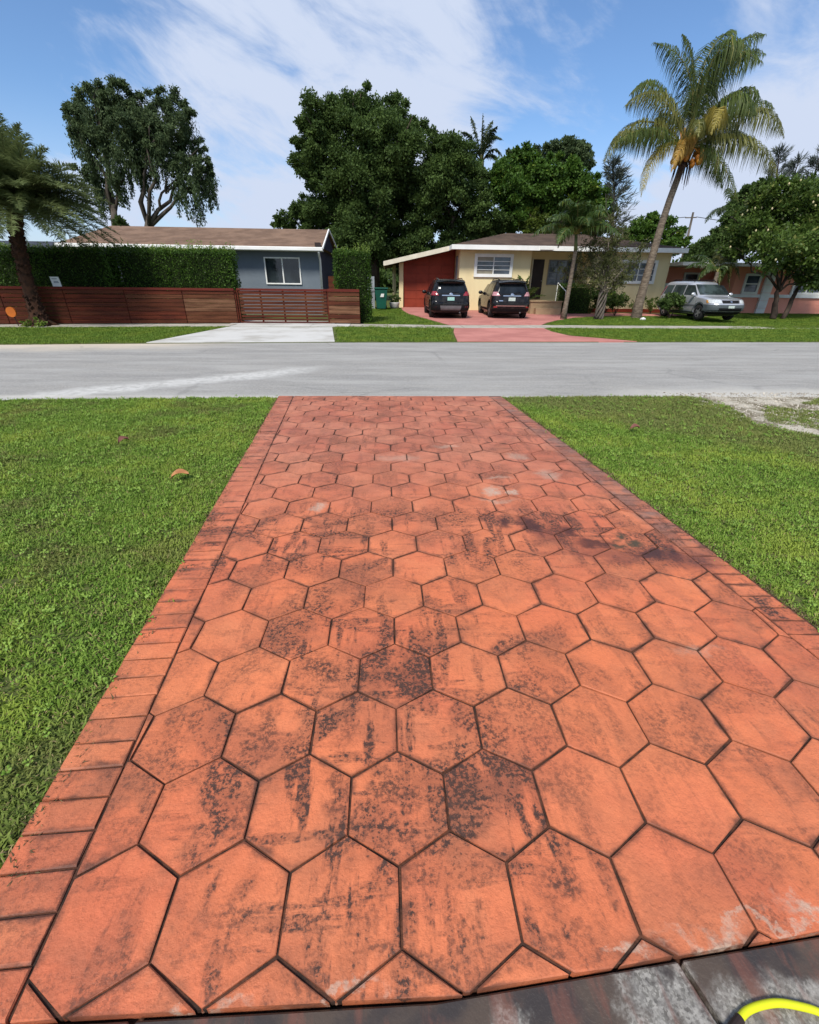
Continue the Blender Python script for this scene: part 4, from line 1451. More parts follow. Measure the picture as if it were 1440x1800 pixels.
# front-left bay: big window with white casing, narrow side window
window(h, 4.90, 7.08, 1.90, 3.05, 28.49, 0.16, 2, 4, 0.08, WHITE, lambda i, j: (BLIND if (i == 0) else GLASSB) if j in (0, 3) else GLASSB, 0.03)
window(h, 13.32, 15.42, 1.66, 2.86, 28.49, 0.15, 2, 3, 0.08, WHITE, lambda i, j: GLASSB, 0.03)
window(h, 9.62, 11.35, 1.55, 2.87, 29.99, 0.06, 3, 4, 0.05, SHADE, lambda i, j: GLASSB, 0.03)
sw_ = MB().box(4.02, 4.075, 29.3, 29.75, 1.5, 2.95).build('side_window', SHADE, h)
d_ = MB().box(8.66, 9.34, 29.94, 29.985, 0.78, 2.88).build('door', DARKD, h)
MB().box(8.58, 8.66, 29.90, 29.985, 0.78, 2.95).build('jamb', CREAMT, d_)
MB().ball((9.27, 29.90, 1.75), 0.035, sub=1).build('handle', METAL, d_)
pc = MB().box(7.75, 9.45, 26.3, 29.98, 0.05, 0.72).build('porch_floor', PORCH, h)
MB().box(7.72, 9.48, 26.25, 26.6, 0.722, 0.775).build('coping', PORCH, h)
MB().box(7.95, 9.30, 25.9, 26.29, 0.05, 0.42).build('step', PORCH, h)
rl = MB()
rl.tube([(9.52, 26.1, 0.1), (9.50, 26.1, 1.25)], 0.02, 6)
rl.tube([(9.52, 27.6, 0.7), (9.52, 27.6, 1.65)], 0.02, 6)
rl.tube([(9.50, 26.1, 1.25), (9.52, 27.6, 1.65)], 0.02, 6)
rl.build('handrail', WHITE, h)
MB().box(11.65, 16.2, 28.3, 28.49, 0.0, 0.34).build('red_plinth', REDP, h)

# white gate between the cream house and the salmon house
gt = empty('white_gate', (18, 29.8, gz(29.8)), 'plain white panel gate behind the silver wagon', 'gate')
for i in range(6):
    MB().box(16.35 + i * .62, 16.95 + i * .62, 29.8, 29.85, 0.15, 1.72).build('panel', WHITE, gt)

# salmon house
h = empty('salmon_house', (26, 31, gz(31)), 'salmon pink house with white trim behind the broad fruit tree', 'house')
w = MB()
w.box(20.5, 36, 28.8, 37, 0, 2.62)
w.box(17.0, 20.49, 31.2, 37, 0, 2.62)
w.build('wall', SALMON, h)
window(h, 21.05, 22.05, 1.20, 2.28, 28.79, 0.12, 1, 2, 0.07, WHITE, GLASSB, .05)
window(h, 24.1, 26.0, 1.20, 2.28, 28.79, 0.12, 2, 2, 0.07, WHITE, GLASSB, .05)
window(h, 18.75, 19.75, 1.5, 2.35, 31.19, 0.1, 1, 2, 0.07, WHITE, GLASSB, .05)
MB().box(20.45, 36.02, 28.70, 28.79, 1.02, 1.19).build('sill_band', WHITE, h)
pl_ = MB()
for i in range(6):
    pl_ = MB().box(22.28, 22.82, 28.66 - .01 * (i % 2), 28.79, .02 + i * .42, .02 + (i + 1) * .42 - .012)
    pl_.build('quoin_block', WHITE, h)
MB().box(16.75, 36.6, 28.2, 37.6, 2.625, 2.80).build('roof', WHITE, h)

# ------------------------------------------------------------------ wooden fence along the grey house
WOODS = []
for i, (a, b) in enumerate([((0.115, 0.026, 0.012), (0.062, 0.014, 0.008)), ((0.100, 0.028, 0.013), (0.055, 0.016, 0.009)), ((0.125, 0.046, 0.022), (0.070, 0.024, 0.012)), ((0.180, 0.088, 0.048), (0.095, 0.042, 0.022))]):
    WOODS.append(plain('stained_plank_%s' % 'abcd'[i], a, b, 2.2, 0.75, 0.15, 0.3, 30, stretch=(.5, 1, 7)))
WCAP = plain('red_cap_rail', (0.125, 0.022, 0.014), (0.09, 0.016, 0.011), 2, .7, .15, stretch=(.4, 1, 6))


def plank_run(parent, p, q, z0, z1, rows, gap, mats, thick=0.022, gaps=None, split=None):
    """horizontal planks between two ground points, row after row"""
    p, q = Vector((*p, 0)), Vector((*q, 0))
    n = (q - p).normalized().cross(Vector((0, 0, 1)))
    hgt = (z1 - z0) / rows
    for r in range(rows):
        g_ = gaps[r] if gaps else gap
        z = z0 + r * hgt
        dz = random.uniform(-.004, .004)
        o = n * random.uniform(-.004, .004)
        c = Vector((0, 0, z + hgt / 2 + dz))
        MB().bar(p + o + c, q + o + c, thick, hgt - g_).build('plank', random.choice(mats), parent, bevel=.003)


fp = [(-15.9, 18.15), (-13.9, 18.48), (-11.9, 18.85), (-9.9, 19.20), (-7.9, 19.54), (-6.02, 19.86)]
fence = empty('plank_fence', (-11, 19.0, 0), 'long dark red stained horizontal plank fence left of the gate', 'fence')
for i in range(len(fp) - 1):
    a, b = fp[i], fp[i + 1]
    d = (Vector(b) - Vector(a)).normalized() * 0.012
    mats = [WOODS[0], WOODS[1]] if i < 3 else ([WOODS[1], WOODS[2], WOODS[0]] if i == 3 else [WOODS[2], WOODS[1], WOODS[3]])
    plank_run(fence, (a[0] + d.x, a[1] + d.y), (b[0] - d.x, b[1] - d.y), 0.03, 1.19, 8, 0.014, mats)
for a in fp:
    MB().box(a[0] - .045, a[0] + .045, a[1] + .03, a[1] + .12, 0, 1.22).build('post', WOODS[0], fence)
for i in range(len(fp) - 1):
    MB().bar((*fp[i], 1.235), (*fp[i + 1], 1.235), 0.09, 0.085).build('cap_rail', WCAP, fence, bevel=.004)

gate = empty('plank_gate', (-4.15, 20.0, 0), 'sliding plank gate with light showing through its lower gaps', 'gate')
ga, gb = (-5.93, 19.93), (-2.42, 20.20)
plank_run(gate, (-5.86, 19.93), (-2.46, 20.20), 0.10, 1.20, 9, .02, [WOODS[1], WOODS[2], WOODS[0]], gaps=[.045, .045, .03, .022, .024, .022, .022, .026, .016])
for t_ in (0, .25, .5, .75, 1):
    p = Vector(ga).lerp(Vector(gb), t_)
    MB().box(p.x - .03, p.x + .03, p.y + .02, p.y + .07, 0.05, 1.22).build('stile', WOODS[0], gate)
MB().bar((*ga, 1.245), (*gb, 1.245), 0.08, 0.08).build('top_rail', WCAP, gate, bevel=.004)
MB().bar((*ga, 0.06), (*gb, 0.06), 0.06, 0.05).build('bottom_rail', WOODS[0], gate)

fr = empty('plank_fence', (-1.8, 20.15, 0), 'short weathered plank fence right of the gate before the square hedge', 'fence')
plank_run(fr, (-2.38, 20.16), (-1.13, 20.08), 0.03, 1.20, 7, 0.02, [WOODS[2], WOODS[3], WOODS[3], WOODS[1]])
MB().box(-2.42, -2.32, 20.2, 20.3, 0, 1.25).build('post', WOODS[0], fr)
MB().box(-1.21, -1.12, 20.12, 20.22, 0, 1.22).build('post', WOODS[0], fr)
MB().bar((-2.40, 20.16, 1.25), (-1.12, 20.08, 1.25), 0.09, 0.10).build('cap_rail', WCAP, fr, bevel=.004)
MB().box(-2.62, -2.28, 22.6, 22.66, 0, 1.78).build('side_screen', WOODS[1], fr)

# ------------------------------------------------------------------ hedges
hedge('long_hedge', 'long clipped green hedge behind the plank fence', [(-20.5, -15.4, 19.4, 20.6, 0, 2.5), (-15.38, -10.6, 19.75, 21.0, 0, 2.55), (-10.58, -6.15, 20.35, 21.5, 0, 2.60)], 640, 0.075, 34)
hedge('square_hedge', 'square clipped hedge right of the short plank fence', [(-2.12, -0.72, 20.5, 21.7, 0, 2.62)], 700, 0.075, 40)
hedge('box_bush', 'clipped boxy bush below the porch window of the cream house', [(9.55, 11.25, 26.6, 27.7, .1, 1.55)], 500, 0.07, 4)

# ------------------------------------------------------------------ small things by the houses
s = empty('notice_board', (-12.16, 18.95, 1.28), 'small white board leaning on top of the plank fence', 'board')
MB().add([(-12.30, 19.02, 1.28), (-12.02, 19.07, 1.28), (-12.08, 19.12, 1.60), (-12.36, 19.07, 1.60), (-12.30, 19.04, 1.28), (-12.02, 19.09, 1.28), (-12.08, 19.14, 1.60), (-12.36, 19.09, 1.60)],
         [(0, 1, 2, 3), (7, 6, 5, 4), (0, 4, 5, 1), (1, 5, 6, 2), (2, 6, 7, 3), (3, 7, 4, 0)]).build('board', WHITE, s)
pr = MB()
for zz, xa, xb in ((.74, .15, .75), (.48, .3, .8), (.36, .25, .85)):
    q = lambda u, v: (-12.30 + .28 * u - .06 * v, 19.017 + .05 * u + .05 * v, 1.28 + .32 * v)
    pr.add([q(xa, zz), q(xb, zz), q(xb, zz + .09), q(xa, zz + .09)], [(0, 1, 2, 3)])
pr.build('grey_print', METAL, s)

s = empty('orange_marker', (-13.25, 17.85, 0), 'round orange disc on a short dark stake left of the leaning palm', 'marker')
dm = MB()
vs = [(-13.25 + .165 * math.cos(a), 17.85 + o_, .47 + .165 * math.sin(a)) for o_ in (-.03, .03) for a in [6.283 * i / 20 for i in range(20)]]
dm.add(vs, [tuple(range(20)), tuple(range(39, 19, -1))] + [(i, (i + 1) % 20, 20 + (i + 1) % 20, 20 + i)[::-1] for i in range(20)])
dm.build('disc', plain('orange_plastic', (0.50, 0.13, 0.015), None, 3, .4, .4), s)
MB().tube([(-13.2, 17.9, 0), (-13.24, 17.9, .33)], .015, 6).build('stake', DARKD, s)

b = empty('wheelie_bin', (-0.33, 28.3, gz(28.3)), 'green lidded wheelie bin left of the oxblood garage', 'bin')
BINM = plain('green_plastic', (0.006, 0.085, 0.055), (0.006, 0.065, 0.045), 3, .45, .4)
z0 = gz(28.3)
bm_ = MB()
bm_.add([(-.60, 28.05, z0 + .04), (-.08, 28.05, z0 + .04), (-.08, 28.6, z0 + .04), (-.60, 28.6, z0 + .04), (-.70, 27.95, z0 + 1.05), (.02, 27.95, z0 + 1.05), (.02, 28.7, z0 + 1.05), (-.70, 28.7, z0 + 1.05)],
        [(3, 2, 1, 0), (4, 5, 6, 7), (0, 1, 5, 4), (1, 2, 6, 5), (2, 3, 7, 6), (3, 0, 4, 7)])
bm_.build('body', BINM, b, bevel=.025)
MB().box(-.74, .06, 27.90, 28.74, z0 + 1.055, z0 + 1.13).build('lid', BINM, b, bevel=.03)
MB().add([(-.40, 27.945, z0 + .66), (-.2, 27.945, z0 + .66), (-.17, 27.93, z0 + .83), (-.34, 27.93, z0 + .83)], [(0, 1, 2, 3)]).build('white_emblem', WHITE, b)
for sx in (-.62, -.06):
    MB().tube([(sx - .03, 28.62, z0 + .11), (sx + .03, 28.62, z0 + .11)], .11, 12).build('wheel', DARKD, b)

s = empty('shed_door', (-.95, 28.9, gz(28.9)), 'grey ribbed metal panel between the square hedge and the green bin', 'panel')
for i in range(5):
    MB().box(-1.22 + i * .1, -1.13 + i * .1, 28.9 + .01 * (i % 2), 28.94 + .01 * (i % 2), .16, 1.86).build('rib', METAL, s)
MB().box(-1.24, -.72, 28.87, 28.89, 1.08, 1.15).build('rail', SHADE, s)
MB().box(-1.30, -1.24, 28.8, 28.88, .1, 1.62).build('post', WHITE, s)

s = empty('planter', (.42, 29.2, gz(29.2)), 'low white planter with a leafy plant beside the garage post', 'planter')
MB().lathe((.42, 29.2, gz(29.2)), [(.20, 0), (.26, .1), (.30, .28), (.31, .34), (.27, .34), (.25, .30)], 14).build('pot', CONC, s, smooth=True)
crown('plant', [(.42, 29.2, .75, .30), (.2, 29.2, 1.2, .18)], 500, .10, LEAF_DK, s, ncl=8, d_bias=(0, 0, .4))

# ------------------------------------------------------------------ trees
# two tall trees behind the grey house
t1 = [(-21.5, 44.47, 13.7, 1.09), (-20.0, 44.88, 14.01, 0.93), (-23.81, 46.26, 12.97, 1.06), (-21.56, 45.62, 12.86, 1.31), (-19.49, 43.55, 11.88, 1.18), (-22.95, 45.0, 11.31, 0.97), (-23.48, 44.69, 11.74, 0.69), (-22.93, 45.08, 10.1, 0.72), (-21.26, 44.09, 10.28, 0.78), (-23.89, 45.12, 9.18, 0.72), (-23.12, 45.09, 8.46, 0.55), (-21.61, 45.45, 9.29, 0.41), (-23.75, 45.12, 13.01, 0.52), (-19.58, 45.32, 13.33, 0.87), (-19.48, 44.15, 11.02, 0.78), (-21.15, 45.85, 10.11, 0.55), (-21.23, 43.67, 11.04, 0.94)]
tree('tall_tree', 'tall tree with hanging twigs, left one behind the grey house roof', (-23.626, 45.0, 0.5), (-22.316, 45.0, 6.747), t1, 50000, 0.20, LEAF_GY, BARKM, .36, .06, clump=.33, d_bias=(0, 0, -.8), aspect=.4, fill=.05, ncl=13, every=3, strands=240)
t2 = [(-18.51, 45.83, 13.49, 1.05), (-16.32, 44.77, 13.59, 0.94), (-15.29, 44.5, 13.04, 0.77), (-17.84, 44.38, 11.79, 1.3), (-16.09, 44.37, 11.99, 1.3), (-15.33, 45.24, 11.18, 0.89), (-14.53, 44.95, 10.25, 0.72), (-17.84, 46.31, 10.82, 1.29), (-15.28, 43.62, 9.44, 1.05), (-14.8, 45.0, 8.97, 0.69), (-15.51, 44.66, 8.16, 0.55), (-19.01, 45.44, 10.79, 0.81), (-16.61, 44.33, 8.64, 0.45), (-19.36, 44.9, 9.23, 0.41), (-19.04, 45.15, 12.63, 0.96), (-17.34, 43.78, 10.99, 1.12), (-19.98, 45.43, 10.41, 0.63), (-14.43, 45.07, 9.36, 0.55)]
tree('tall_tree', 'tall tree with forked pale limbs, right one behind the grey house roof', (-21.229, 45.0, 0.5), (-19.681, 45.0, 6.007), t2, 52000, 0.20, LEAF_GY, BARKM, .40, .08, clump=.33, d_bias=(0, 0, -.7), aspect=.4, fill=.05, ncl=13, every=3, strands=240)
tree('small_tree', 'small dark round bush top just above the grey roof between two trunks', (-21.381, 42.0, 0.44), (-20.683, 42.0, 4.925), [(-20.65, 42.3, 5.59, 0.44), (-20.76, 42.34, 5.29, 0.53)], 2200, .22, LEAF_DK, BARKD, .12, ncl=8)
# dark mass behind the gap between the houses
f1 = [(-4.28, 36.96, 10.6, 1.45), (-2.82, 37.28, 11.28, 1.24), (-1.2, 37.82, 11.6, 1.25), (0.46, 38.64, 11.57, 1.21), (1.81, 38.72, 10.58, 1.24), (-2.15, 36.96, 9.64, 2.03), (0.43, 37.03, 9.12, 2.25), (-4.47, 37.11, 8.44, 1.58), (-1.5, 37.07, 7.25, 2.31), (-5.05, 37.84, 9.47, 0.99), (-4.15, 37.85, 6.34, 1.75), (1.75, 40.74, 7.17, 2.15), (-1.6, 37.22, 4.63, 2.33), (-3.3, 37.66, 3.59, 1.81), (0.84, 38.61, 4.07, 2.11), (-5.08, 37.59, 10.74, 0.59), (-5.59, 37.86, 9.77, 0.53), (-5.76, 38.01, 8.27, 0.62)]
tree('ficus_tree', 'huge dark green ficus towering behind the gap between the two houses', (-1.074, 38.0, 0.36), (-1.046, 38.0, 3.643), f1, 170000, 0.18, LEAF_DK, BARKD, .6, .09, clump=.30, ncl=26, fill=.3)
f2 = [(3.22, 36.66, 9.26, 1.26), (4.32, 34.87, 8.62, 1.21), (5.78, 36.97, 8.31, 1.07), (3.74, 35.57, 7.42, 1.78), (5.77, 36.15, 6.62, 1.38), (3.16, 36.85, 6.02, 1.57), (5.17, 36.67, 5.03, 1.59), (2.43, 36.91, 3.98, 1.38), (4.38, 36.13, 3.62, 1.2), (6.06, 35.99, 4.98, 1.02), (6.96, 36.24, 4.35, 1.19), (7.18, 35.35, 5.43, 0.99), (7.38, 36.86, 3.35, 1.15)]
tree('ficus_tree', 'dark round-topped ficus right of the huge one, over the garage roof', (4.422, 36.0, 0.32), (4.366, 36.0, 3.61), f2, 85000, 0.17, LEAF_DK, BARKD, .4, .07, clump=.30, ncl=24, fill=.3)
f3 = [(-7.1, 39.52, 5.63, 0.92), (-5.96, 39.15, 6.13, 0.99), (-5.25, 41.38, 5.86, 1.06), (-8.06, 39.95, 5.31, 0.51), (-5.03, 39.01, 4.73, 1.26), (-3.51, 41.04, 5.3, 0.88)]
tree('low_tree', 'low dark tree showing over the right end of the grey roof', (-5.995, 40.0, 0.4), (-5.99, 40.0, 4.981), f3, 17000, 0.18, LEAF_DK, BARKD, .2, clump=.3, ncl=16)
m1 = [(7.85, 36.76, 8.31, 1.07), (9.44, 37.88, 8.86, 1.25), (10.62, 36.36, 8.3, 1.13), (12.36, 36.79, 8.1, 1.23), (13.5, 35.78, 7.17, 1.06), (14.49, 35.81, 6.25, 0.93), (8.43, 36.14, 6.98, 1.3), (10.61, 36.92, 6.97, 1.57), (12.97, 37.74, 6.63, 1.46), (15.37, 38.51, 5.54, 1.01), (8.81, 36.2, 5.54, 1.17), (11.53, 37.78, 5.41, 1.23), (13.45, 36.59, 4.99, 1.04), (7.6, 36.92, 7.4, 0.78)]
tree('mango_tree', 'bright green dense round mango tree behind the cream house roof', (11.692, 37.0, 0.34), (11.418, 37.0, 4.472), m1, 80000, 0.20, LEAF_MG, BARKD, .4, .06, clump=.28, ncl=26, fill=.25)
m2 = [(13.47, 43.0, 10.9, 0.97), (14.59, 42.91, 10.69, 1.06), (15.86, 43.62, 10.25, 0.72), (14.33, 43.05, 9.93, 1.16), (9.97, 44.0, 10.68, 0.45), (12.37, 43.65, 10.73, 0.72)]
tree('far_tree', 'dull olive tree top rising behind the bright mango crown', (15.925, 44.0, 0.48), (14.913, 44.0, 8.628), m2, 22000, 0.20, LEAF_GY, BARKD, .3, clump=.32, ncl=16)
m3 = [(9.9, 35.94, 5.7, 0.54), (10.46, 35.56, 5.18, 0.62), (9.5, 35.56, 5.0, 0.54), (10.26, 36.01, 4.72, 0.71)]
tree('young_tree', 'small yellow green tree right behind the ridge of the cream house', (11.431, 39.0, 0.38), (10.139, 35.5, 4.508), m3, 4500, 0.20, LEAF_YG, BARKD, .1, clump=.3, ncl=10)
# right-hand background
r1 = [(19.55, 40.29, 5.41, 0.89), (20.43, 39.98, 5.77, 0.79), (20.52, 39.98, 6.25, 0.44), (21.58, 39.94, 5.6, 0.79), (22.89, 40.42, 5.21, 0.63), (18.97, 40.31, 5.02, 0.63), (20.95, 40.23, 5.16, 0.98), (18.72, 40.27, 4.63, 0.54), (23.14, 39.82, 4.67, 0.53), (24.2, 40.17, 4.2, 0.54), (22.01, 39.29, 4.35, 0.79), (18.19, 40.3, 5.39, 0.36)]
tree('leafy_tree', 'leafy tree seen over the right end of the cream roof left of the pole', (21.434, 40.0, 0.4), (20.962, 40.0, 4.649), r1, 17000, 0.20, LEAF_MG, BARKD, .2, clump=.3, ncl=14)
r2_ = [(24.82, 36.04, 7.42, 0.62), (25.56, 36.06, 7.67, 0.54), (24.38, 36.27, 6.9, 0.71), (25.5, 35.99, 6.63, 0.86), (24.02, 35.86, 5.93, 0.87), (26.08, 36.78, 5.55, 1.06), (24.05, 36.06, 5.11, 0.88), (23.08, 35.49, 4.37, 0.88), (22.66, 36.2, 3.88, 0.74), (24.42, 34.97, 4.18, 0.95), (22.43, 36.67, 3.55, 0.67), (24.06, 35.91, 3.53, 0.9)]
tree('leafy_tree', 'dark green tree behind the salmon house just left of the fruit tree', (25.648, 36.0, 0.32), (24.842, 36.0, 3.904), r2_, 36000, 0.19, LEAF_DK, BARKD, .3, clump=.3, ncl=20)
r3 = [(31.28, 40.03, 7.79, 0.96), (33.68, 41.52, 8.41, 1.08), (35.14, 41.69, 8.65, 1.26), (33.09, 40.1, 6.92, 1.32), (35.91, 40.7, 7.04, 1.8), (31.03, 40.49, 7.12, 0.71)]
tree('leafy_tree', 'tree crown beyond the fruit tree at the right edge of the picture', (35.189, 40.0, 0.4), (34.477, 40.0, 4.657), r3, 16000, 0.24, LEAF_RT, BARKD, .3, clump=.3, ncl=20)

# feathery casuarinas


def casuarina(label, pts, spread, n, size=.5):
    t = empty('casuarina', (pts[0][0], pts[0][1], 0), label, 'tree', 'casuarinas behind the houses')
    m = MB()
    base = (pts[0][0], pts[0][1], 0.3)
    m.tube([base] + pts, np.linspace(.16, .03, len(pts) + 1).tolist(), 6)
    A, D = [], []
    P = np.array(pts, float)
    for _ in range(n):
        k = random.random() ** .8
        f = k * (len(P) - 1)
        i = min(int(f), len(P) - 2)
        c = P[i] + (P[i + 1] - P[i]) * (f - i)
        a = random.uniform(0, 6.283)
        L = spread * (1.05 - .75 * k) * random.uniform(.5, 1.1)
        e = c + np.array([math.cos(a) * L, math.sin(a) * L, L * random.uniform(.3, .9)])
        m.tube([c, (c + e) / 2 + np.array([0, 0, -.05]), e], [.02, .014, .006], 3, cap=False)
        q = 26
        tt = rng.uniform(.25, 1.05, q)[:, None]
        A.append(c + (e - c) * tt + rng.normal(0, .05, (q, 3)))
        D.append(np.tile(e - c, (q, 1)))
    m.build('trunk', BARKD, t)
    A, D = np.concatenate(A), np.concatenate(D)
    D = D / np.linalg.norm(D, axis=1)[:, None]
    V, F = leaf_quads(A, size, (0, 0, .1), (0, 0, .3), .09, .45, D, .9)
    o = link('crown', fast_mesh('crown', V, F, tint=rng.random(len(A))), CASUA, t)
    o['kind'] = 'stuff'
    return t


casuarina('wispy grey casuarina right behind the bright mango tree', [(15.759, 36.0, 4.464), (15.508, 36.0, 6.127), (15.301, 36.0, 7.399), (14.877, 36.0, 8.769)], 1.3, 80)
casuarina('lone casuarina spire behind the lowest right frond of the coconut palm', [(31.879, 42.0, 5.955), (31.253, 42.0, 7.878), (30.709, 42.0, 9.348), (30.255, 42.0, 11.043)], 1.1, 55)
casuarina('thin leaning casuarina spire, nearer the coconut palm of two at the right edge', [(32.749, 42.0, 5.969), (32.195, 42.0, 7.895), (32.062, 42.0, 9.009), (32.087, 42.0, 10.38)], 1.0, 50)
casuarina('casuarina spire cut by the right edge of the picture', [(34.689, 42.0, 6.0), (33.944, 42.0, 7.926), (33.739, 42.0, 9.041), (33.591, 42.0, 10.834)], 1.3, 65)

# broad fruit tree in front of the salmon house, two stems
rt = [(18.71, 26.21, 5.25, 0.97), (18.97, 25.12, 5.34, 0.98), (20.34, 25.3, 5.5, 1.1), (22.26, 26.15, 5.54, 1.26), (17.74, 25.34, 4.3, 0.84), (19.22, 25.79, 4.25, 1.26), (20.66, 25.74, 4.27, 1.44), (20.84, 24.1, 3.89, 1.49), (18.04, 24.81, 3.67, 0.72), (18.23, 23.24, 3.21, 1.11), (21.14, 24.99, 3.04, 1.32), (24.04, 26.38, 2.83, 1.52), (21.67, 24.57, 2.03, 0.92), (17.93, 25.68, 3.48, 0.64), (17.41, 25.45, 3.21, 0.4), (23.34, 25.15, 3.77, 1.42)]
fruit_tree = tree('fruit_tree', 'broad tree with pale fruit and forked stem on the lawn before the salmon house', (20.084, 24.502, 0.09), (20.482, 25.2, 1.575), rt, 38000, 0.17, LEAF_RT, BARKD, .14, .035, clump=.34, ncl=22, fill=.25, fruit=46)
MB().tube(bend((20.657, 24.56, 0.091), (21.523, 25.3, 1.507), 5, .1) + bend((21.523, 25.3, 1.507), (22.143, 25.3, 2.767), 4, .1)[1:], np.linspace(.12, .06, 10).tolist(), 8).build('trunk', BARKD, fruit_tree, smooth=True)

# distant tree line closing the view between the houses
dt = []
for i in range(46):
    x = -70 + i * 3.4 + random.uniform(-1, 1)
    if -40 < x < -8:
        hh = random.uniform(2.2, 3.4)
    else:
        hh = random.uniform(3.5, 5.5)
    dt.append((x, 62 + random.uniform(-3, 3), hh * .5, hh * .62))
o = crown('distant_trees', dt, 30000, .6, LEAF_DK, None, ncl=14, fill=.6)
tag(o, 'far low belt of dark trees behind all the houses', 'trees', kind='stuff')

# thin many-stemmed tree before the cream house
ws = empty('wispy_tree', (10.384, 23.507, 0.07), 'thin many-stemmed wispy tree with a plaited stump between the two slim palms', 'tree')
m = MB()
B0 = Vector((10.384, 23.507, 0.07))
for i in range(7):                                    # plaited stump
    a = 6.283 * i / 7
    pts = [B0 + Vector((math.cos(a + k * .5) * .17, math.sin(a + k * .5) * .17, k * .2)) for k in range(7)]
    m.tube(pts, [.07, .06, .055, .05, .045, .04, .035], 6)
tips = [(8.272, 24.0, 2.295), (8.987, 24.3, 2.791), (9.469, 24.0, 3.248), (10.243, 24.4, 3.634), (10.394, 24.2, 4.406), (10.943, 24.0, 3.951), (11.609, 24.2, 3.059), (11.941, 23.9, 2.46), (10.712, 24.6, 5.01), (9.909, 24.6, 4.33), (12.21, 24.3, 3.308), (9.306, 23.7, 2.063), (11.452, 23.8, 1.972), (10.062, 24.5, 5.31)]
P, D = [], []
for k, e in enumerate(tips):
    a = 6.283 * k / len(tips)
    s = B0 + Vector((math.cos(a) * .15, math.sin(a) * .15, 1.15))
    c = bend(s, e, 7, .35)
    m.tube(c, np.linspace(.035, .008, 8).tolist(), 5)
    for j in range(38):
        f = random.uniform(.3, 1)
        i = min(int(f * 7), 6)
        b = Vector(c[i]).lerp(Vector(c[i + 1]), f * 7 - i)
        e2 = b + Vector((random.gauss(0, .3), random.gauss(0, .3), random.gauss(.05, .3)))
        m.tube([b, (b + e2) / 2 + Vector((0, 0, .04)), e2], [.008, .006, .003], 3, cap=False)
        for q_ in range(22):
            P.append(b.lerp(e2, random.uniform(.2, 1.05)) + Vector((random.gauss(0, .05), random.gauss(0, .05), random.gauss(0, .05))))
m.build('trunk', BARK, ws, smooth=True)
P = np.array([tuple(p) for p in P])
V, F = leaf_quads(P, .10, (0, 0, -.1), (0, 0, .4), .42, 1)
o = link('crown', fast_mesh('crown', V, F, tint=rng.random(len(P))), LEAF_OL, ws)
o['kind'] = 'stuff'

# ------------------------------------------------------------------ coconut palm on the far verge
cp = empty('coconut_palm', (12.544, 24.033, 0.081), 'tall leaning coconut palm with orange nuts and yellowing lower fronds', 'palm')
cpts = [(12.736, 24.4, 0.058), (12.718, 24.4, 0.721), (12.788, 24.4, 1.821), (12.881, 24.4, 3.089), (12.959, 24.4, 4.134), (13.087, 24.4, 5.135), (13.226, 24.4, 5.948), (13.319, 24.4, 6.611)]
MB().tube(cpts, [.27, .215, .185, .17, .155, .145, .14, .15], 12).build('trunk', HUSK, cp, smooth=True)
rings = MB()
for i in range(70):
    f = i / 70 * (len(cpts) - 1.05)
    k = int(f)
    c = Vector(cpts[k]).lerp(Vector(cpts[k + 1]), f - k)
    d = (Vector(cpts[k + 1]) - Vector(cpts[k])).normalized()
    r = float(np.interp(f, range(8), [.27, .215, .185, .17, .155, .145, .14, .15]))
    rings.tube([c, c + d * .03], [r * 1.03, r * 1.01], 12)
rings.build('leaf_scars', HUSK, cp)
CO = (13.34, 24.4, 6.975)
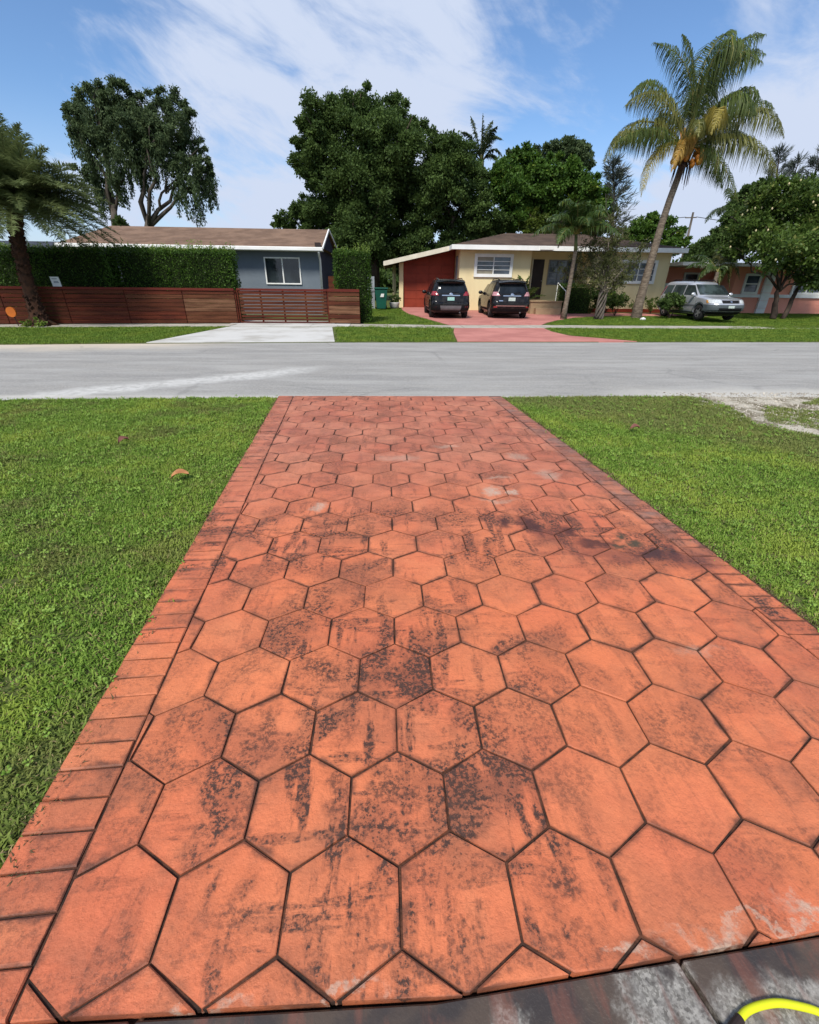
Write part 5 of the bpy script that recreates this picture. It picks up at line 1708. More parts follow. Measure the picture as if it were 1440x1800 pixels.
fr_ = [  # (mid control, tip) in world coordinates, material, leaflet length, hang
    ([(10.378, 24.0, 8.913), (9.379, 23.6, 6.275)], 'O', .95, .75),
    ([(10.771, 24.9, 8.154), (10.241, 25.3, 7.344)], 'G', .85, .8),
    ([(11.453, 24.1, 9.584), (9.882, 23.6, 8.164)], 'O', .9, .75),
    ([(11.613, 24.9, 10.199), (10.622, 25.1, 8.965)], 'G', .8, .75),
    ([(11.39, 23.9, 7.633), (11.31, 23.6, 5.098)], 'Y', .6, .75),
    ([(13.37, 24.6, 10.232), (10.977, 24.5, 10.39)], 'G', .95, .72),
    ([(13.345, 24.9, 10.157), (12.432, 25.2, 10.934)], 'G', .8, .65),
    ([(13.431, 24.8, 10.818), (15.909, 25.1, 10.995)], 'G', 1.1, .75),
    ([(12.663, 24.2, 11.235), (15.417, 24.0, 9.742)], 'G', 1.25, .85),
    ([(12.732, 23.8, 10.924), (14.152, 23.4, 10.012)], 'G', 1.25, .85),
    ([(14.136, 25.2, 10.981), (16.467, 25.6, 10.563)], 'G', 1.1, .8),
    ([(12.848, 24.6, 10.73), (14.478, 25.0, 11.005)], 'G', 1.1, .6),
    ([(14.165, 23.9, 9.676), (15.457, 23.5, 7.997)], 'G', 1.1, .85),
    ([(14.887, 24.6, 9.745), (16.289, 24.9, 8.953)], 'G', 1.0, .85),
    ([(16.023, 24.3, 9.413), (17.366, 24.1, 7.431)], 'O', .95, .8),
    ([(15.516, 24.9, 9.308), (17.421, 25.4, 8.732)], 'G', 1.0, .85),
    ([(15.786, 24.0, 8.134), (17.381, 23.7, 5.951)], 'O', .95, .78),
    ([(15.29, 24.7, 8.111), (16.895, 25.0, 7.218)], 'G', .95, .8),
    ([(14.259, 23.9, 7.413), (15.832, 23.6, 4.969)], 'G', .9, .72),
    ([(14.523, 24.7, 7.305), (15.802, 25.0, 5.709)], 'G', .8, .8),
    ([(14.104, 23.4, 9.174), (13.199, 22.6, 7.087)], 'Y', .75, .80),
    ([(12.812, 23.2, 8.39), (12.595, 22.4, 6.938)], 'O', .7, .8),
    ([(12.748, 23.6, 7.868), (12.113, 23.0, 5.886)], 'B', .60, .85),
    ([(10.908, 23.6, 7.917), (9.549, 23.0, 6.823)], 'G', .8, .8),
    ([(14.073, 25.8, 10.105), (15.255, 27.0, 9.722)], 'G', .9, .7),
    ([(12.756, 25.8, 9.314), (12.924, 27.0, 8.21)], 'G', .9, .8),
    ([(15.232, 25.8, 8.985), (17.098, 26.8, 8.041)], 'G', .9, .8),
]
PM = {'G': [PALM_G, RACHIS], 'O': [PALM_OL, RACHIS], 'Y': [PALM_Y, RACHIS], 'B': [PALM_B, RACHIS_O]}
for (mt, mk, ll, hg) in fr_:
    add_frond(cp, (CO, mt[0], mt[1]), PM[mk], n=115, leaflet=ll * 1.42, width=.028, hang=min(hg * 1.12, .93), vee=.2, stem=.045, bare=.14, forward=.55, taper=.2, jit=.12)
sh = MB()
for k in range(9):
    a = 6.283 * k / 9
    c = Vector(CO)
    sh.tube([c + Vector((math.cos(a) * .1, math.sin(a) * .1, -.45)), c + Vector((math.cos(a) * .22, math.sin(a) * .22, .1)), c + Vector((math.cos(a) * .42, math.sin(a) * .42, .7))], [.09, .075, .04], 6)
sh.build('leaf_bases', RACHIS_O, cp, smooth=True)
for (bx, by, bz, kk) in [(.42, -.35, -.28, 14), (-.42, -.25, -.25, 12), (.1, .5, -.3, 8), (.55, -.05, .12, 6)]:
    m = MB()
    c0 = Vector(CO)
    c1 = c0 + Vector((bx, by, bz))
    m.tube([c0, c0.lerp(c1, .6) + Vector((0, 0, .15)), c1], [.03, .025, .015], 5, mi=0)
    for k in range(kk):
        q_ = c1 + Vector((random.gauss(0, .13), random.gauss(0, .13), random.gauss(-.08, .15)))
        m.ball(q_, random.uniform(.09, .125), sub=2, sq=(.88, .88, 1.15))
    m.build('coconut_bunch', COCO, cp, smooth=True)
df = MB()
for k in range(16):
    a = random.uniform(0, 6.283)
    c = Vector(CO) + Vector((math.cos(a) * .12, math.sin(a) * .12, -.3))
    df.tube([c, c + Vector((math.cos(a) * .2, math.sin(a) * .2, -.35)), c + Vector((math.cos(a) * .25, math.sin(a) * .25, -.8 - random.random() * .4))], [.03, .03, .008], 4)
df.build('dry_stalks', HUSKD, cp)

# ------------------------------------------------------------------ feathery date palm on the left verge
dp_ = empty('date_palm', (-12.678, 18.08, 0.0), 'feathery date palm with leaning dark trunk before the plank fence', 'palm')
dpts = [(-12.655, 18.2, -0.048), (-12.654, 18.25, 0.387), (-12.693, 18.3, 0.979), (-12.646, 18.3, 1.696), (-12.581, 18.3, 2.385), (-12.475, 18.3, 2.966), (-12.223, 18.3, 3.687)]
m = MB().tube(dpts, [.42, .25, .205, .19, .18, .185, .22], 12)
m.build('trunk', HUSKD, dp_, smooth=True)
bt = MB()
for i in range(210):
    f = random.uniform(.6, 5.9)
    k = int(f)
    c = Vector(dpts[k]).lerp(Vector(dpts[k + 1]), f - k)
    a = random.uniform(0, 6.283)
    r = float(np.interp(f, range(7), [.42, .25, .205, .19, .18, .185, .22]))
    u = Vector((math.cos(a), math.sin(a), 0))
    bt.tube([c + u * (r - .02), c + u * (r + .045) + Vector((0, 0, .06))], [.05, .028], 4)
bt.build('leaf_stubs', HUSKD, dp_)
rt_ = MB()
for i in range(16):
    a = 6.283 * i / 16 + random.uniform(-.2, .2)
    c = Vector(dpts[0])
    L = random.uniform(.5, .8)
    rt_.tube([c + Vector((math.cos(a) * .2, math.sin(a) * .2, .30)), c + Vector((math.cos(a) * .45, math.sin(a) * .45, .10)), c + Vector((math.cos(a) * L, math.sin(a) * L, -.03))], [.07, .05, .02], 5)
rt_.build('roots', HUSKD, dp_)
DC = Vector(dpts[-1]) + Vector((0, 0, .05))
ga_ = 2.399963
for k in range(80):
    a = k * ga_
    e = R(86) - (k / 79) * R(104) + random.uniform(-.1, .1)       # from upright to hanging
    L = random.uniform(2.3, 2.9) * (1.0 if e > -.2 else .86)
    u = Vector((math.cos(a), math.sin(a), 0))
    c1 = DC + u * (math.cos(e) * L * .55) + Vector((0, 0, math.sin(e) * L * .55))
    drop = L * (0.06 + .24 * math.cos(e))
    c2 = DC + u * (math.cos(e) * L + L * .03) + Vector((0, 0, math.sin(e) * L - drop))
    add_frond(dp_, (DC, c1, c2), [PALM_D, RACHIS_D], n=115, leaflet=.58, width=.024, hang=.25, vee=.45, stem=.02, bare=.10, forward=.8, jit=.24)
for k in range(26):                                    # fuller towards the right
    a = random.uniform(-1.3, .75)
    e = random.uniform(-.15, .75)
    L = random.uniform(2.5, 3.1)
    u = Vector((math.cos(a), math.sin(a), 0))
    c1 = DC + u * (math.cos(e) * L * .55) + Vector((0, 0, math.sin(e) * L * .55 + .1))
    c2 = DC + u * (math.cos(e) * L) + Vector((0, 0, math.sin(e) * L - L * (.1 + .22 * math.cos(e))))
    add_frond(dp_, (DC, c1, c2), [PALM_D, RACHIS_D], n=115, leaflet=.58, width=.024, hang=.25, vee=.45, stem=.02, bare=.10, forward=.8, jit=.24)
for (bx, by, bz, hh) in [(.10, -.55, .75, 1), (-.45, -.5, .35, 1), (.35, .2, .5, 1)]:
    m = MB()
    for k in range(30):
        q_ = DC + Vector((bx, by, bz)) + Vector((random.gauss(0, .07), random.gauss(0, .07), random.gauss(0, .16)))
        m.tube([DC + Vector((0, 0, .1)), (DC + q_) / 2 + Vector((0, 0, .12)), q_], [.008, .006, .004], 3, cap=False)
        m.ball(q_, .038, sub=1)
    m.build('date_bunch', plain('orange_dates', (0.42, 0.13, 0.02), (0.5, 0.2, 0.03), 3, .5, .3), dp_, smooth=True)
m = MB()
crown('base_weeds', [(-12.35, 17.75, .12, .16), (-12.75, 17.7, .08, .14)], 260, .09, SPROUT, dp_, ncl=6, d_bias=(0, 0, .6))

# ------------------------------------------------------------------ slim palm before the cream house
spp = empty('slim_palm', (8.55, 23.319, 0.066), 'slim grey-trunked palm with drooping fronds on the grass point of the red driveway', 'palm')
spts = [(8.621, 23.5, 0.029), (8.637, 23.5, 0.589), (8.68, 23.5, 1.454), (8.7, 23.5, 2.404), (8.703, 23.5, 2.979)]
MB().tube(spts, [.165, .115, .10, .085, .08], 10).build('trunk', HUSK, spp, smooth=True)
SC = (8.614, 23.5, 3.604)
MB().tube([spts[-1], SC], [.085, .06], 10).build('crownshaft', plain('green_crownshaft', (0.12, 0.15, 0.05), (0.08, .11, .04), 4, .5, .3), spp, smooth=True)
for k in range(21):
    a = k * ga_
    e = R(76) - (k / 20) * R(62)
    L = random.uniform(2.0, 2.5)
    u = Vector((math.cos(a), math.sin(a), 0))
    c1 = Vector(SC) + u * (math.cos(e) * L * .55) + Vector((0, 0, math.sin(e) * L * .6 + .15))
    c2 = Vector(SC) + u * (math.cos(e) * L * .85 + .15) + Vector((0, 0, math.sin(e) * L - 1.05))
    add_frond(spp, (SC, c1, c2), [PALM_S, RACHIS], n=52, leaflet=.68, width=.045, hang=.6, vee=.4, stem=.028, bare=.12, forward=.5)

PALM_K = leafmat('far_palm_leaflet', (0.022, 0.036, 0.016), (0.050, 0.070, 0.030), trans=0.2, rough=.6, spec=.15)
# palm top over the dark ficus
bp = empty('far_palm', (8.099, 43.0, 0.46), 'distant palm top poking above the dark ficus trees', 'palm')
BC = (7.432, 43.0, 9.962)
MB().tube([(BC[0] + .3, BC[1], .4), BC], [.25, .18], 8).build('trunk', HUSK, bp)
for (mt) in [[(7.254, 43.0, 11.519), (7.268, 43.0, 12.855)], [(6.537, 43.0, 11.774), (5.691, 42.5, 11.638)], [(6.892, 43.0, 11.681), (6.458, 43.5, 12.799)], [(7.73, 43.0, 12.037), (8.851, 42.6, 11.26)], [(7.491, 43.0, 11.796), (8.109, 43.4, 12.579)], [(8.23, 43.0, 11.37), (9.087, 42.7, 10.114)], [(8.142, 43.0, 10.922), (8.928, 43.0, 9.743)], [(6.43, 43.0, 10.885), (5.591, 43.0, 10.276)], [(7.496, 42.0, 11.462), (8.12, 41.5, 11.783)], [(6.644, 42.0, 10.944), (5.722, 41.5, 10.814)]]:
    add_frond(bp, (BC, mt[0], mt[1]), [PALM_K, RACHIS_D], n=60, leaflet=.62, width=.07, hang=.45, vee=.2, stem=.06, bare=.15, forward=.9)
# palm frond tip left of the background tree on the right
bp = empty('far_palm', (29.175, 42.0, 0.44), 'distant palm with one drooping frond right of the utility pole', 'palm')
BC = (28.029, 42.0, 6.984)
MB().tube([(BC[0] + .3, BC[1], .4), BC], [.22, .16], 8).build('trunk', HUSK, bp)
for (mt) in [[(26.452, 42.0, 7.716), (25.673, 41.6, 6.129)], [(27.034, 42.0, 7.802), (27.194, 42.6, 6.728)], [(28.135, 42.0, 8.009), (29.73, 42.0, 6.897)], [(27.37, 42.0, 8.182), (27.653, 43.0, 8.712)]]:
    add_frond(bp, (BC, mt[0], mt[1]), [PALM_K, RACHIS_D], n=60, leaflet=.8, width=.06, hang=.6, vee=.3, stem=.05, bare=.1)

# low palm-like plant before the salmon house
lp = empty('low_palm', (18.113, 25.953, 0.119), 'low palm with arching yellowish fronds behind the silver wagon', 'palm')
LC = (17.156, 25.6, 2.246)
MB().tube([(LC[0], LC[1], gz(26.5)), LC], [.12, .09], 8).build('trunk', HUSK, lp)
for (mt) in [[(16.674, 26.5, 2.999), (15.743, 26.2, 2.398)], [(16.899, 26.5, 3.263), (16.255, 26.8, 2.954)], [(18.194, 26.3, 3.141), (18.714, 26.0, 1.954)], [(17.863, 26.2, 3.002), (18.251, 25.8, 1.355)], [(17.779, 26.5, 3.405), (19.2, 27.0, 3.058)], [(17.471, 26.5, 3.4), (18.069, 27.0, 3.57)], [(16.857, 26.0, 2.85), (16.304, 25.7, 1.87)], [(17.399, 25.9, 2.854), (17.307, 25.4, 1.67)]]:
    add_frond(lp, (LC, mt[0], mt[1]), [PALM_S if random.random() < .6 else PALM_OL, RACHIS], n=40, leaflet=.5, width=.05, hang=.6, vee=.3, stem=.025, bare=.12)

# areca behind the right black car
ap = empty('potted_palm', (7.72, 28.0, gz(28)), 'bushy little palm behind the right black car below the left window', 'palm')
AC = (7.72, 28.0, 0.5)
MB().lathe((7.72, 28.0, gz(28)), [(.18, 0), (.25, .3), (.27, .4), (.24, .4)], 12).build('pot', CONC, ap)
for k in range(14):
    a = k * ga_
    e = R(80) - (k / 13) * R(50)
    L = random.uniform(1.3, 1.9)
    u = Vector((math.cos(a), math.sin(a), 0))
    c1 = Vector(AC) + u * (math.cos(e) * L * .5) + Vector((0, 0, math.sin(e) * L * .7))
    c2 = Vector(AC) + u * (math.cos(e) * L) + Vector((0, 0, math.sin(e) * L - .25))
    add_frond(ap, (AC, c1, c2), [PALM_S, RACHIS], n=34, leaflet=.36, width=.035, hang=.35, vee=.4, stem=.014, bare=.3)

# ------------------------------------------------------------------ shrubs
shrub('bushy_shrub', 'leafy green shrub at the tail of the silver wagon', (14.367, 24.224, 0.084), .62, 1.25, 2600, .12, LEAF_DK, clump=.35)
shrub('low_shrub', 'leafy shrub under the right window beside the wispy tree', (12.3, 27.2, gz(27)), .7, 1.1, 2600, .12, LEAF_MG, clump=.35)
shrub('low_shrub', 'reddish bushy plant just left of the coconut palm foot', (12.15, 25.6, gz(25.6)), .5, .9, 1500, .11, LEAF_RT, clump=.35)
shrub('low_shrub', 'dark shrub between the boxy bush and the wispy tree', (11.5, 27.3, gz(27)), .7, 1.35, 2600, .11, LEAF_DK, clump=.35)
for i, (x, y, hh, lb) in enumerate([(13.95, 27.0, .75, 'spiky little plant right of the coconut palm trunk'), (14.9, 27.1, .65, 'spiky little plant midway along the right cream wall'), (15.75, 27.2, .7, 'spiky little plant nearest the silver wagon')]):
    t = empty('spiky_plant', (x, y, gz(y)), lb, 'plant', 'spiky plants along the cream wall')
    m = MB()
    for k in range(3):
        m.tube([(x, y, gz(y)), (x + random.uniform(-.2, .2), y, gz(y) + hh * random.uniform(.5, .9))], [.025, .015], 5)
    m.build('stem', BARKD, t)
    crown('foliage', [(x - .15, y, gz(y) + hh * .7, .24), (x + .17, y, gz(y) + hh, .22), (x, y, gz(y) + hh * .45, .22)], 420, .15, LEAF_RT, t, ncl=7, d_bias=(0, 0, .4), aspect=.25)

# utility pole far behind on the right
up_ = empty('utility_pole', (33.015, 55.0, 0.5), 'distant wooden utility pole with a cross-arm over the cream roof', 'pole')
pa, pb = Vector((32.427, 55.0, 5.6)), Vector((32.34, 55.0, 8.541))
MB().tube([(pa.x - .2, pa.y, .3), pa, pb], [.15, .13, .10], 8).build('pole', BARK, up_)
MB().bar(pb + Vector((-.7, 0, -.5)), pb + Vector((.5, 0, -.45)), .09, .09).build('cross_arm', BARK, up_)
MB().lathe((pb.x - .55, pb.y - .3, pb.z - 2.2), [(.2, 0), (.22, .1), (.22, .6), (.18, .7)], 10).build('transformer', METAL, up_)
MB().tube(bend(pb + Vector((-.65, 0, -.44)), (17.505, 58.0, 8.69), 8, 0, .5), .03, 4).build('wire', DARKD, up_)
MB().tube(bend(pb + Vector((.45, 0, -.4)), (54.91, 60.0, 8.447), 8, 0, .5), .03, 4).build('wire', DARKD, up_)

# ------------------------------------------------------------------ hose and fallen leaves
HOSE = plain('yellow_hose', (0.62, 0.66, 0.01), (0.58, 0.60, 0.01), 3, .4, .4)
hs = empty('garden_hose', (0.95, 0.36, -0.02), 'bright yellow hose curving over the wet concrete at the front corner', 'hose')
hp = [(0.821, 0.36, -0.017), (0.85, 0.373, -0.017), (0.892, 0.381, -0.017), (0.937, 0.383, -0.017), (0.982, 0.376, -0.017), (1.028, 0.362, -0.017)]
hp = [(x, y, -.0035) for x, y, z in hp]
hp = hp + [(1.08, .325, -.0035), (1.20, .25, -.0035), (1.40, .10, -.0035), (1.45, -.25, -.0035)]
HH = []
for i in range(len(hp) - 1):                          # Catmull-Rom through the points
    p0, p1, p2, p3 = [Vector(hp[max(0, min(len(hp) - 1, i + k))]) for k in (-1, 0, 1, 2)]
    for k in range(5):
        u = k / 5
        HH.append(.5 * ((2 * p1) + (p2 - p0) * u + (2 * p0 - 5 * p1 + 4 * p2 - p3) * u * u + (3 * p1 - p0 - 3 * p2 + p3) * u ** 3))
MB().tube(HH, .0085, 12).build('hose', HOSE, hs, smooth=True)
e0 = Vector(HH[0])
e1 = e0 + (e0 - Vector(HH[2])).normalized() * .05
MB().tube([e0 + (e0 - e1) * .1, e1], .0105, 12).build('coupling', DARKD, hs)


def dead_leaf(label, x, y, L, rz, col):
    t = empty('fallen_leaf', (x, y, .004), label, 'leaf', 'fallen leaves on the near lawns', rz)
    vs, fs = [], []
    n = 7
    for i in range(n):
        u = i / (n - 1)
        w = math.sin(u * math.pi) ** .8 * L * .24 + .001
        zc = .012 + .03 * math.sin(u * 3.4) + .018 * u
        for k, s in enumerate((-1, 0, 1)):
            vs.append(((u - .5) * L, s * w, zc + abs(s) * .024 * (1.2 if s > 0 else .5)))
    for i in range(n - 1):
        for k in range(2):
            a = i * 3 + k
            fs.append((a, a + 1, a + 4, a + 3))
    MB().add(vs, fs).build('blade', col, t, world=False, smooth=True)
    MB().tube([(-.5 * L, 0, .012), (-.62 * L, .004, .02)], .0022, 5).build('stalk', col, t, world=False)


DL1 = plain('tan_dead_leaf', (0.42, 0.20, 0.075), (0.30, 0.12, 0.045), 20, .6, .3)
DL2 = plain('purple_dead_leaf', (0.19, 0.075, 0.055), (0.13, 0.05, 0.04), 20, .6, .3)
dead_leaf('curled tan leaf on the left lawn near the driveway border', -1.82, 3.70, .14, .3, DL1)
dead_leaf('dark purplish leaf further back on the left lawn', -2.79, 4.66, .12, 1.1, DL2)
dead_leaf('reddish brown leaf on the right lawn near the far end of the driveway', 2.95, 5.10, .12, .1, DL2)
wb = empty('litter', (12.432, 23.13, 0.063), 'scrap of white litter on the grass right of the coconut palm foot', 'litter')
MB().ball((wb.location.x, wb.location.y, wb.location.z + .06), .11, sub=1, sq=(1.4, .8, .6), jit=.25).build('scrap', WHITE, wb)

# ------------------------------------------------------------------ cars
def paint(name, col, rough=0.18, metal=0.35, coat=1.0):
    t = NT(name)
    p = t.obj()
    c = t.mix(t.rng(t.noise(p, 2.0, 4), .4, .7), col, tuple(x * 1.12 for x in col))
    d = t.rng(t.noise(p, 5, 5, .6), .4, .75, 0, .12)
    c = t.mix(d, c, (0.20, 0.18, 0.15))
    return t.fin(t.bsdf(c, rough, .5 if coat > .5 else .25, None, metal, coat))


BLACKP = paint('black_car_paint', (0.005, 0.005, 0.006), .22, .0, .12)
SILVP = paint('silver_car_paint', (0.50, 0.51, 0.54), .30, .5)
CGLASS = glass_mat('car_glass', (0.006, 0.008, 0.010), .04, .35)
CGLASS2 = glass_mat('wagon_glass', (0.020, 0.028, 0.028), .03, .4)
TYRE = plain('tyre', (0.016, 0.016, 0.016), (0.024, 0.023, 0.022), 8, .85, .2)
ALLOY = plain('alloy', (0.42, 0.42, 0.43), (0.34, .34, .35), 6, .35, .5, metal=.7)
TRIM = plain('black_trim', (0.010, 0.010, 0.011), (0.014, .014, .015), 6, .75, .12)
GREYT = plain('grey_bumper', (0.075, 0.09, 0.095), (0.06, .073, .078), 6, .6, .3)
CHROME = plain('chrome', (0.65, 0.65, 0.66), (0.55, .55, .56), 6, .15, .6, metal=1.0)
SILVT = plain('silver_skid', (0.13, 0.13, 0.135), (0.10, .10, .105), 6, .5, .4)
REDL = plain('red_lamp', (0.30, 0.012, 0.016), (0.22, .01, .012), 14, .12, .6, coat=1)
PALEL = plain('clear_tail_lamp', (0.52, 0.30, 0.31), (0.36, .12, .13), 16, .12, .6, coat=1)
HEADL = plain('head_lamp', (0.58, 0.60, 0.60), (0.42, .45, .46), 14, .1, .6, coat=1)
AMBER = plain('amber_lamp', (0.55, .25, .05), None, 10, .2, .6)
PLATE = plain('plate_green', (0.42, 0.62, 0.60), (0.20, .45, .36), 22, .4, .4)
PLATEW = plain('plate_pale', (0.55, 0.60, 0.58), (0.38, .46, .40), 22, .4, .4)


class Car:
    """body lofted from horizontal slices (z, x_rear, x_front, half_width); x runs from the tail to the nose"""

    def __init__(s, slices, rc=0.30, fc=0.42):
        s.s = slices
        s.rc, s.fc = rc, fc
        s.z = [a[0] for a in slices]

    def at(s, z):
        return [float(np.interp(z, s.z, [a[i] for a in s.s])) for i in (1, 2, 3)]

    def rear(s, z, q, off=0.0):
        """point q metres along the slice outline from the middle of the tail; q > 0 to the left (+y)"""
        xr, xf, w = s.at(z)
        r = min(s.rc, w * .6)
        sg = 1 if q >= 0 else -1
        q = abs(q)
        a = w - r
        arc = r * math.pi / 2
        if q <= a:
            p, n = (xr, q), (-1, 0)
            # slight crown of the tail
            p = (xr + .05 * (q / w) ** 2, q)
        elif q <= a + arc:
            t = (q - a) / r
            p, n = (xr + .05 * (a / w) ** 2 + r * (1 - math.cos(t)), a + r * math.sin(t)), (-math.cos(t), math.sin(t))
        else:
            p, n = (xr + .05 * (a / w) ** 2 + r + (q - a - arc), w), (0, 1)
        return Vector((p[0] + n[0] * off, sg * (p[1] + n[1] * off), z))

    def front(s, z, q, off=0.0):
        xr, xf, w = s.at(z)
        r = min(s.fc, w * .6)
        sg = 1 if q >= 0 else -1
        q = abs(q)
        a = w - r
        arc = r * math.pi / 2
        k = .14
        if q <= a:
            p, n = (xf - k * (q / w) ** 2, q), (1, 0)
        elif q <= a + arc:
            t = (q - a) / r
            p, n = (xf - k * (a / w) ** 2 - r * (1 - math.cos(t)), a + r * math.sin(t)), (math.cos(t), math.sin(t))
        else:
            p, n = (xf - k * (a / w) ** 2 - r - (q - a - arc), w), (0, 1)
        return Vector((p[0] + n[0] * off, sg * (p[1] + n[1] * off), z))

    def body(s):
        vs, fs = [], []
        zs = []
        for a, b in zip(s.z, s.z[1:]):
            k = 2 if b - a > .12 else 1
            zs += [a + (b - a) * i / k for i in range(k)]
        zs.append(s.z[-1])
        ring0 = None
        for z in zs:
            xr, xf, w = s.at(z)
            r1, r2 = min(s.rc, w * .6), min(s.fc, w * .6)
            half = []
            for i in range(4):
                half.append(s.rear(z, (w - r1) * i / 4))
            for i in range(6):
                half.append(s.rear(z, (w - r1) + r1 * math.pi / 2 * i / 5))
            a, b = half[-1].x, s.front(z, (w - r2) + r2 * math.pi / 2).x
            for i in range(1, 9):
                half.append(Vector((a + (b - a) * i / 9, w, z)))
            for i in range(6):
                half.append(s.front(z, (w - r2) + r2 * math.pi / 2 * (1 - i / 5)))
            for i in range(1, 5):
                half.append(s.front(z, (w - r2) * (1 - i / 4)))
            ring = half + [Vector((p.x, -p.y, p.z)) for p in half[-2:0:-1]]
            base = len(vs)
            vs += ring
            n = len(ring)
            if ring0 is not None:
                for i in range(n):
                    fs.append((ring0 + i, base + i, base + (i + 1) % n, ring0 + (i + 1) % n))
            ring0 = base
        fs.append(tuple(range(n)))
        fs.append(tuple(range(len(vs) - n, len(vs)))[::-1])
        return MB().add(vs, fs)

    def patch(s, fn, q0, q1, z0, z1, off, nq=10, nz=4, q2=None, q3=None, thick=0.0):
        """panel following the body; q0..q1 at the bottom, q2..q3 at the top"""
        q2 = q0 if q2 is None else q2
        q3 = q1 if q3 is None else q3
        m = MB()
        vs, fs = [], []
        for j in range(nz + 1):
            v = j / nz
            for i in range(nq + 1):
                u = i / nq
                a, b = q0 + (q2 - q0) * v, q1 + (q3 - q1) * v
                vs.append(fn(z0 + (z1 - z0) * v, a + (b - a) * u, off))
        for j in range(nz):
            for i in range(nq):
                k = j * (nq + 1) + i
                fs.append((k, k + 1, k + nq + 2, k + nq + 1))
        return m.add(vs, fs)

    def side(s, x0, x1, z0, z1, sg, off, x2=None, x3=None, nz=4, nx=6):
        x2 = x0 if x2 is None else x2
        x3 = x1 if x3 is None else x3
        vs, fs = [], []
        for j in range(nz + 1):
            v = j / nz
            z = z0 + (z1 - z0) * v
            w = s.at(z)[2] + off
            for i in range(nx + 1):
                u = i / nx
                a, b = x0 + (x2 - x0) * v, x1 + (x3 - x1) * v
                vs.append((a + (b - a) * u, sg * w, z))
        for j in range(nz):
            for i in range(nx):
                k = j * (nx + 1) + i
                fs.append((k, k + 1, k + nx + 2, k + nx + 1))
        return MB().add(vs, fs)


def wheel_mesh(r, w):
    m = MB()
    prof = [(r * .60, -w / 2), (r * .9, -w / 2), (r, -w * .36), (r, w * .36), (r * .9, w / 2), (r * .60, w / 2)]
    n = 28
    vs = [(p * math.cos(6.28319 * k / n), y, p * math.sin(6.28319 * k / n)) for p, y in prof for k in range(n)]
    fs = [(i * n + k, (i + 1) * n + k, (i + 1) * n + (k + 1) % n, i * n + (k + 1) % n) for i in range(len(prof) - 1) for k in range(n)]
    m.add(vs, fs)
    t = m.mesh('tyre', True)
    t.materials.append(TYRE)
    q = MB()
    q.add([(r * .62 * math.cos(6.28319 * k / n), y, r * .62 * math.sin(6.28319 * k / n)) for y in (-w * .30, w * .30) for k in range(n)], [tuple(range(n)), tuple(range(2 * n - 1, n - 1, -1))], 1)
    for sg in (-1, 1):
        y = sg * w * .40
        for k in range(5):
            a = 6.28319 * k / 5
            d, e = Vector((math.cos(a), 0, math.sin(a))), Vector((-math.sin(a), 0, math.cos(a)))
            c = Vector((0, y, 0))
            q.add([c + d * .05 - e * .045, c + d * .05 + e * .045, c + d * r * .62 + e * .035, c + d * r * .62 - e * .035], [(0, 1, 2, 3)])
        q.add([(.065 * math.cos(6.28319 * k / 10), y * 1.02, .065 * math.sin(6.28319 * k / 10)) for k in range(10)], [tuple(range(10))])
        q.add([(r * p * math.cos(6.28319 * k / n), y * 1.01, r * p * math.sin(6.28319 * k / n)) for p in (.56, .64) for k in range(n)], [(k, (k + 1) % n, n + (k + 1) % n, n + k) for k in range(n)])
    rim = q.mesh('rim')
    rim.materials.append(ALLOY)
    rim.materials.append(TRIM)
    return t, rim


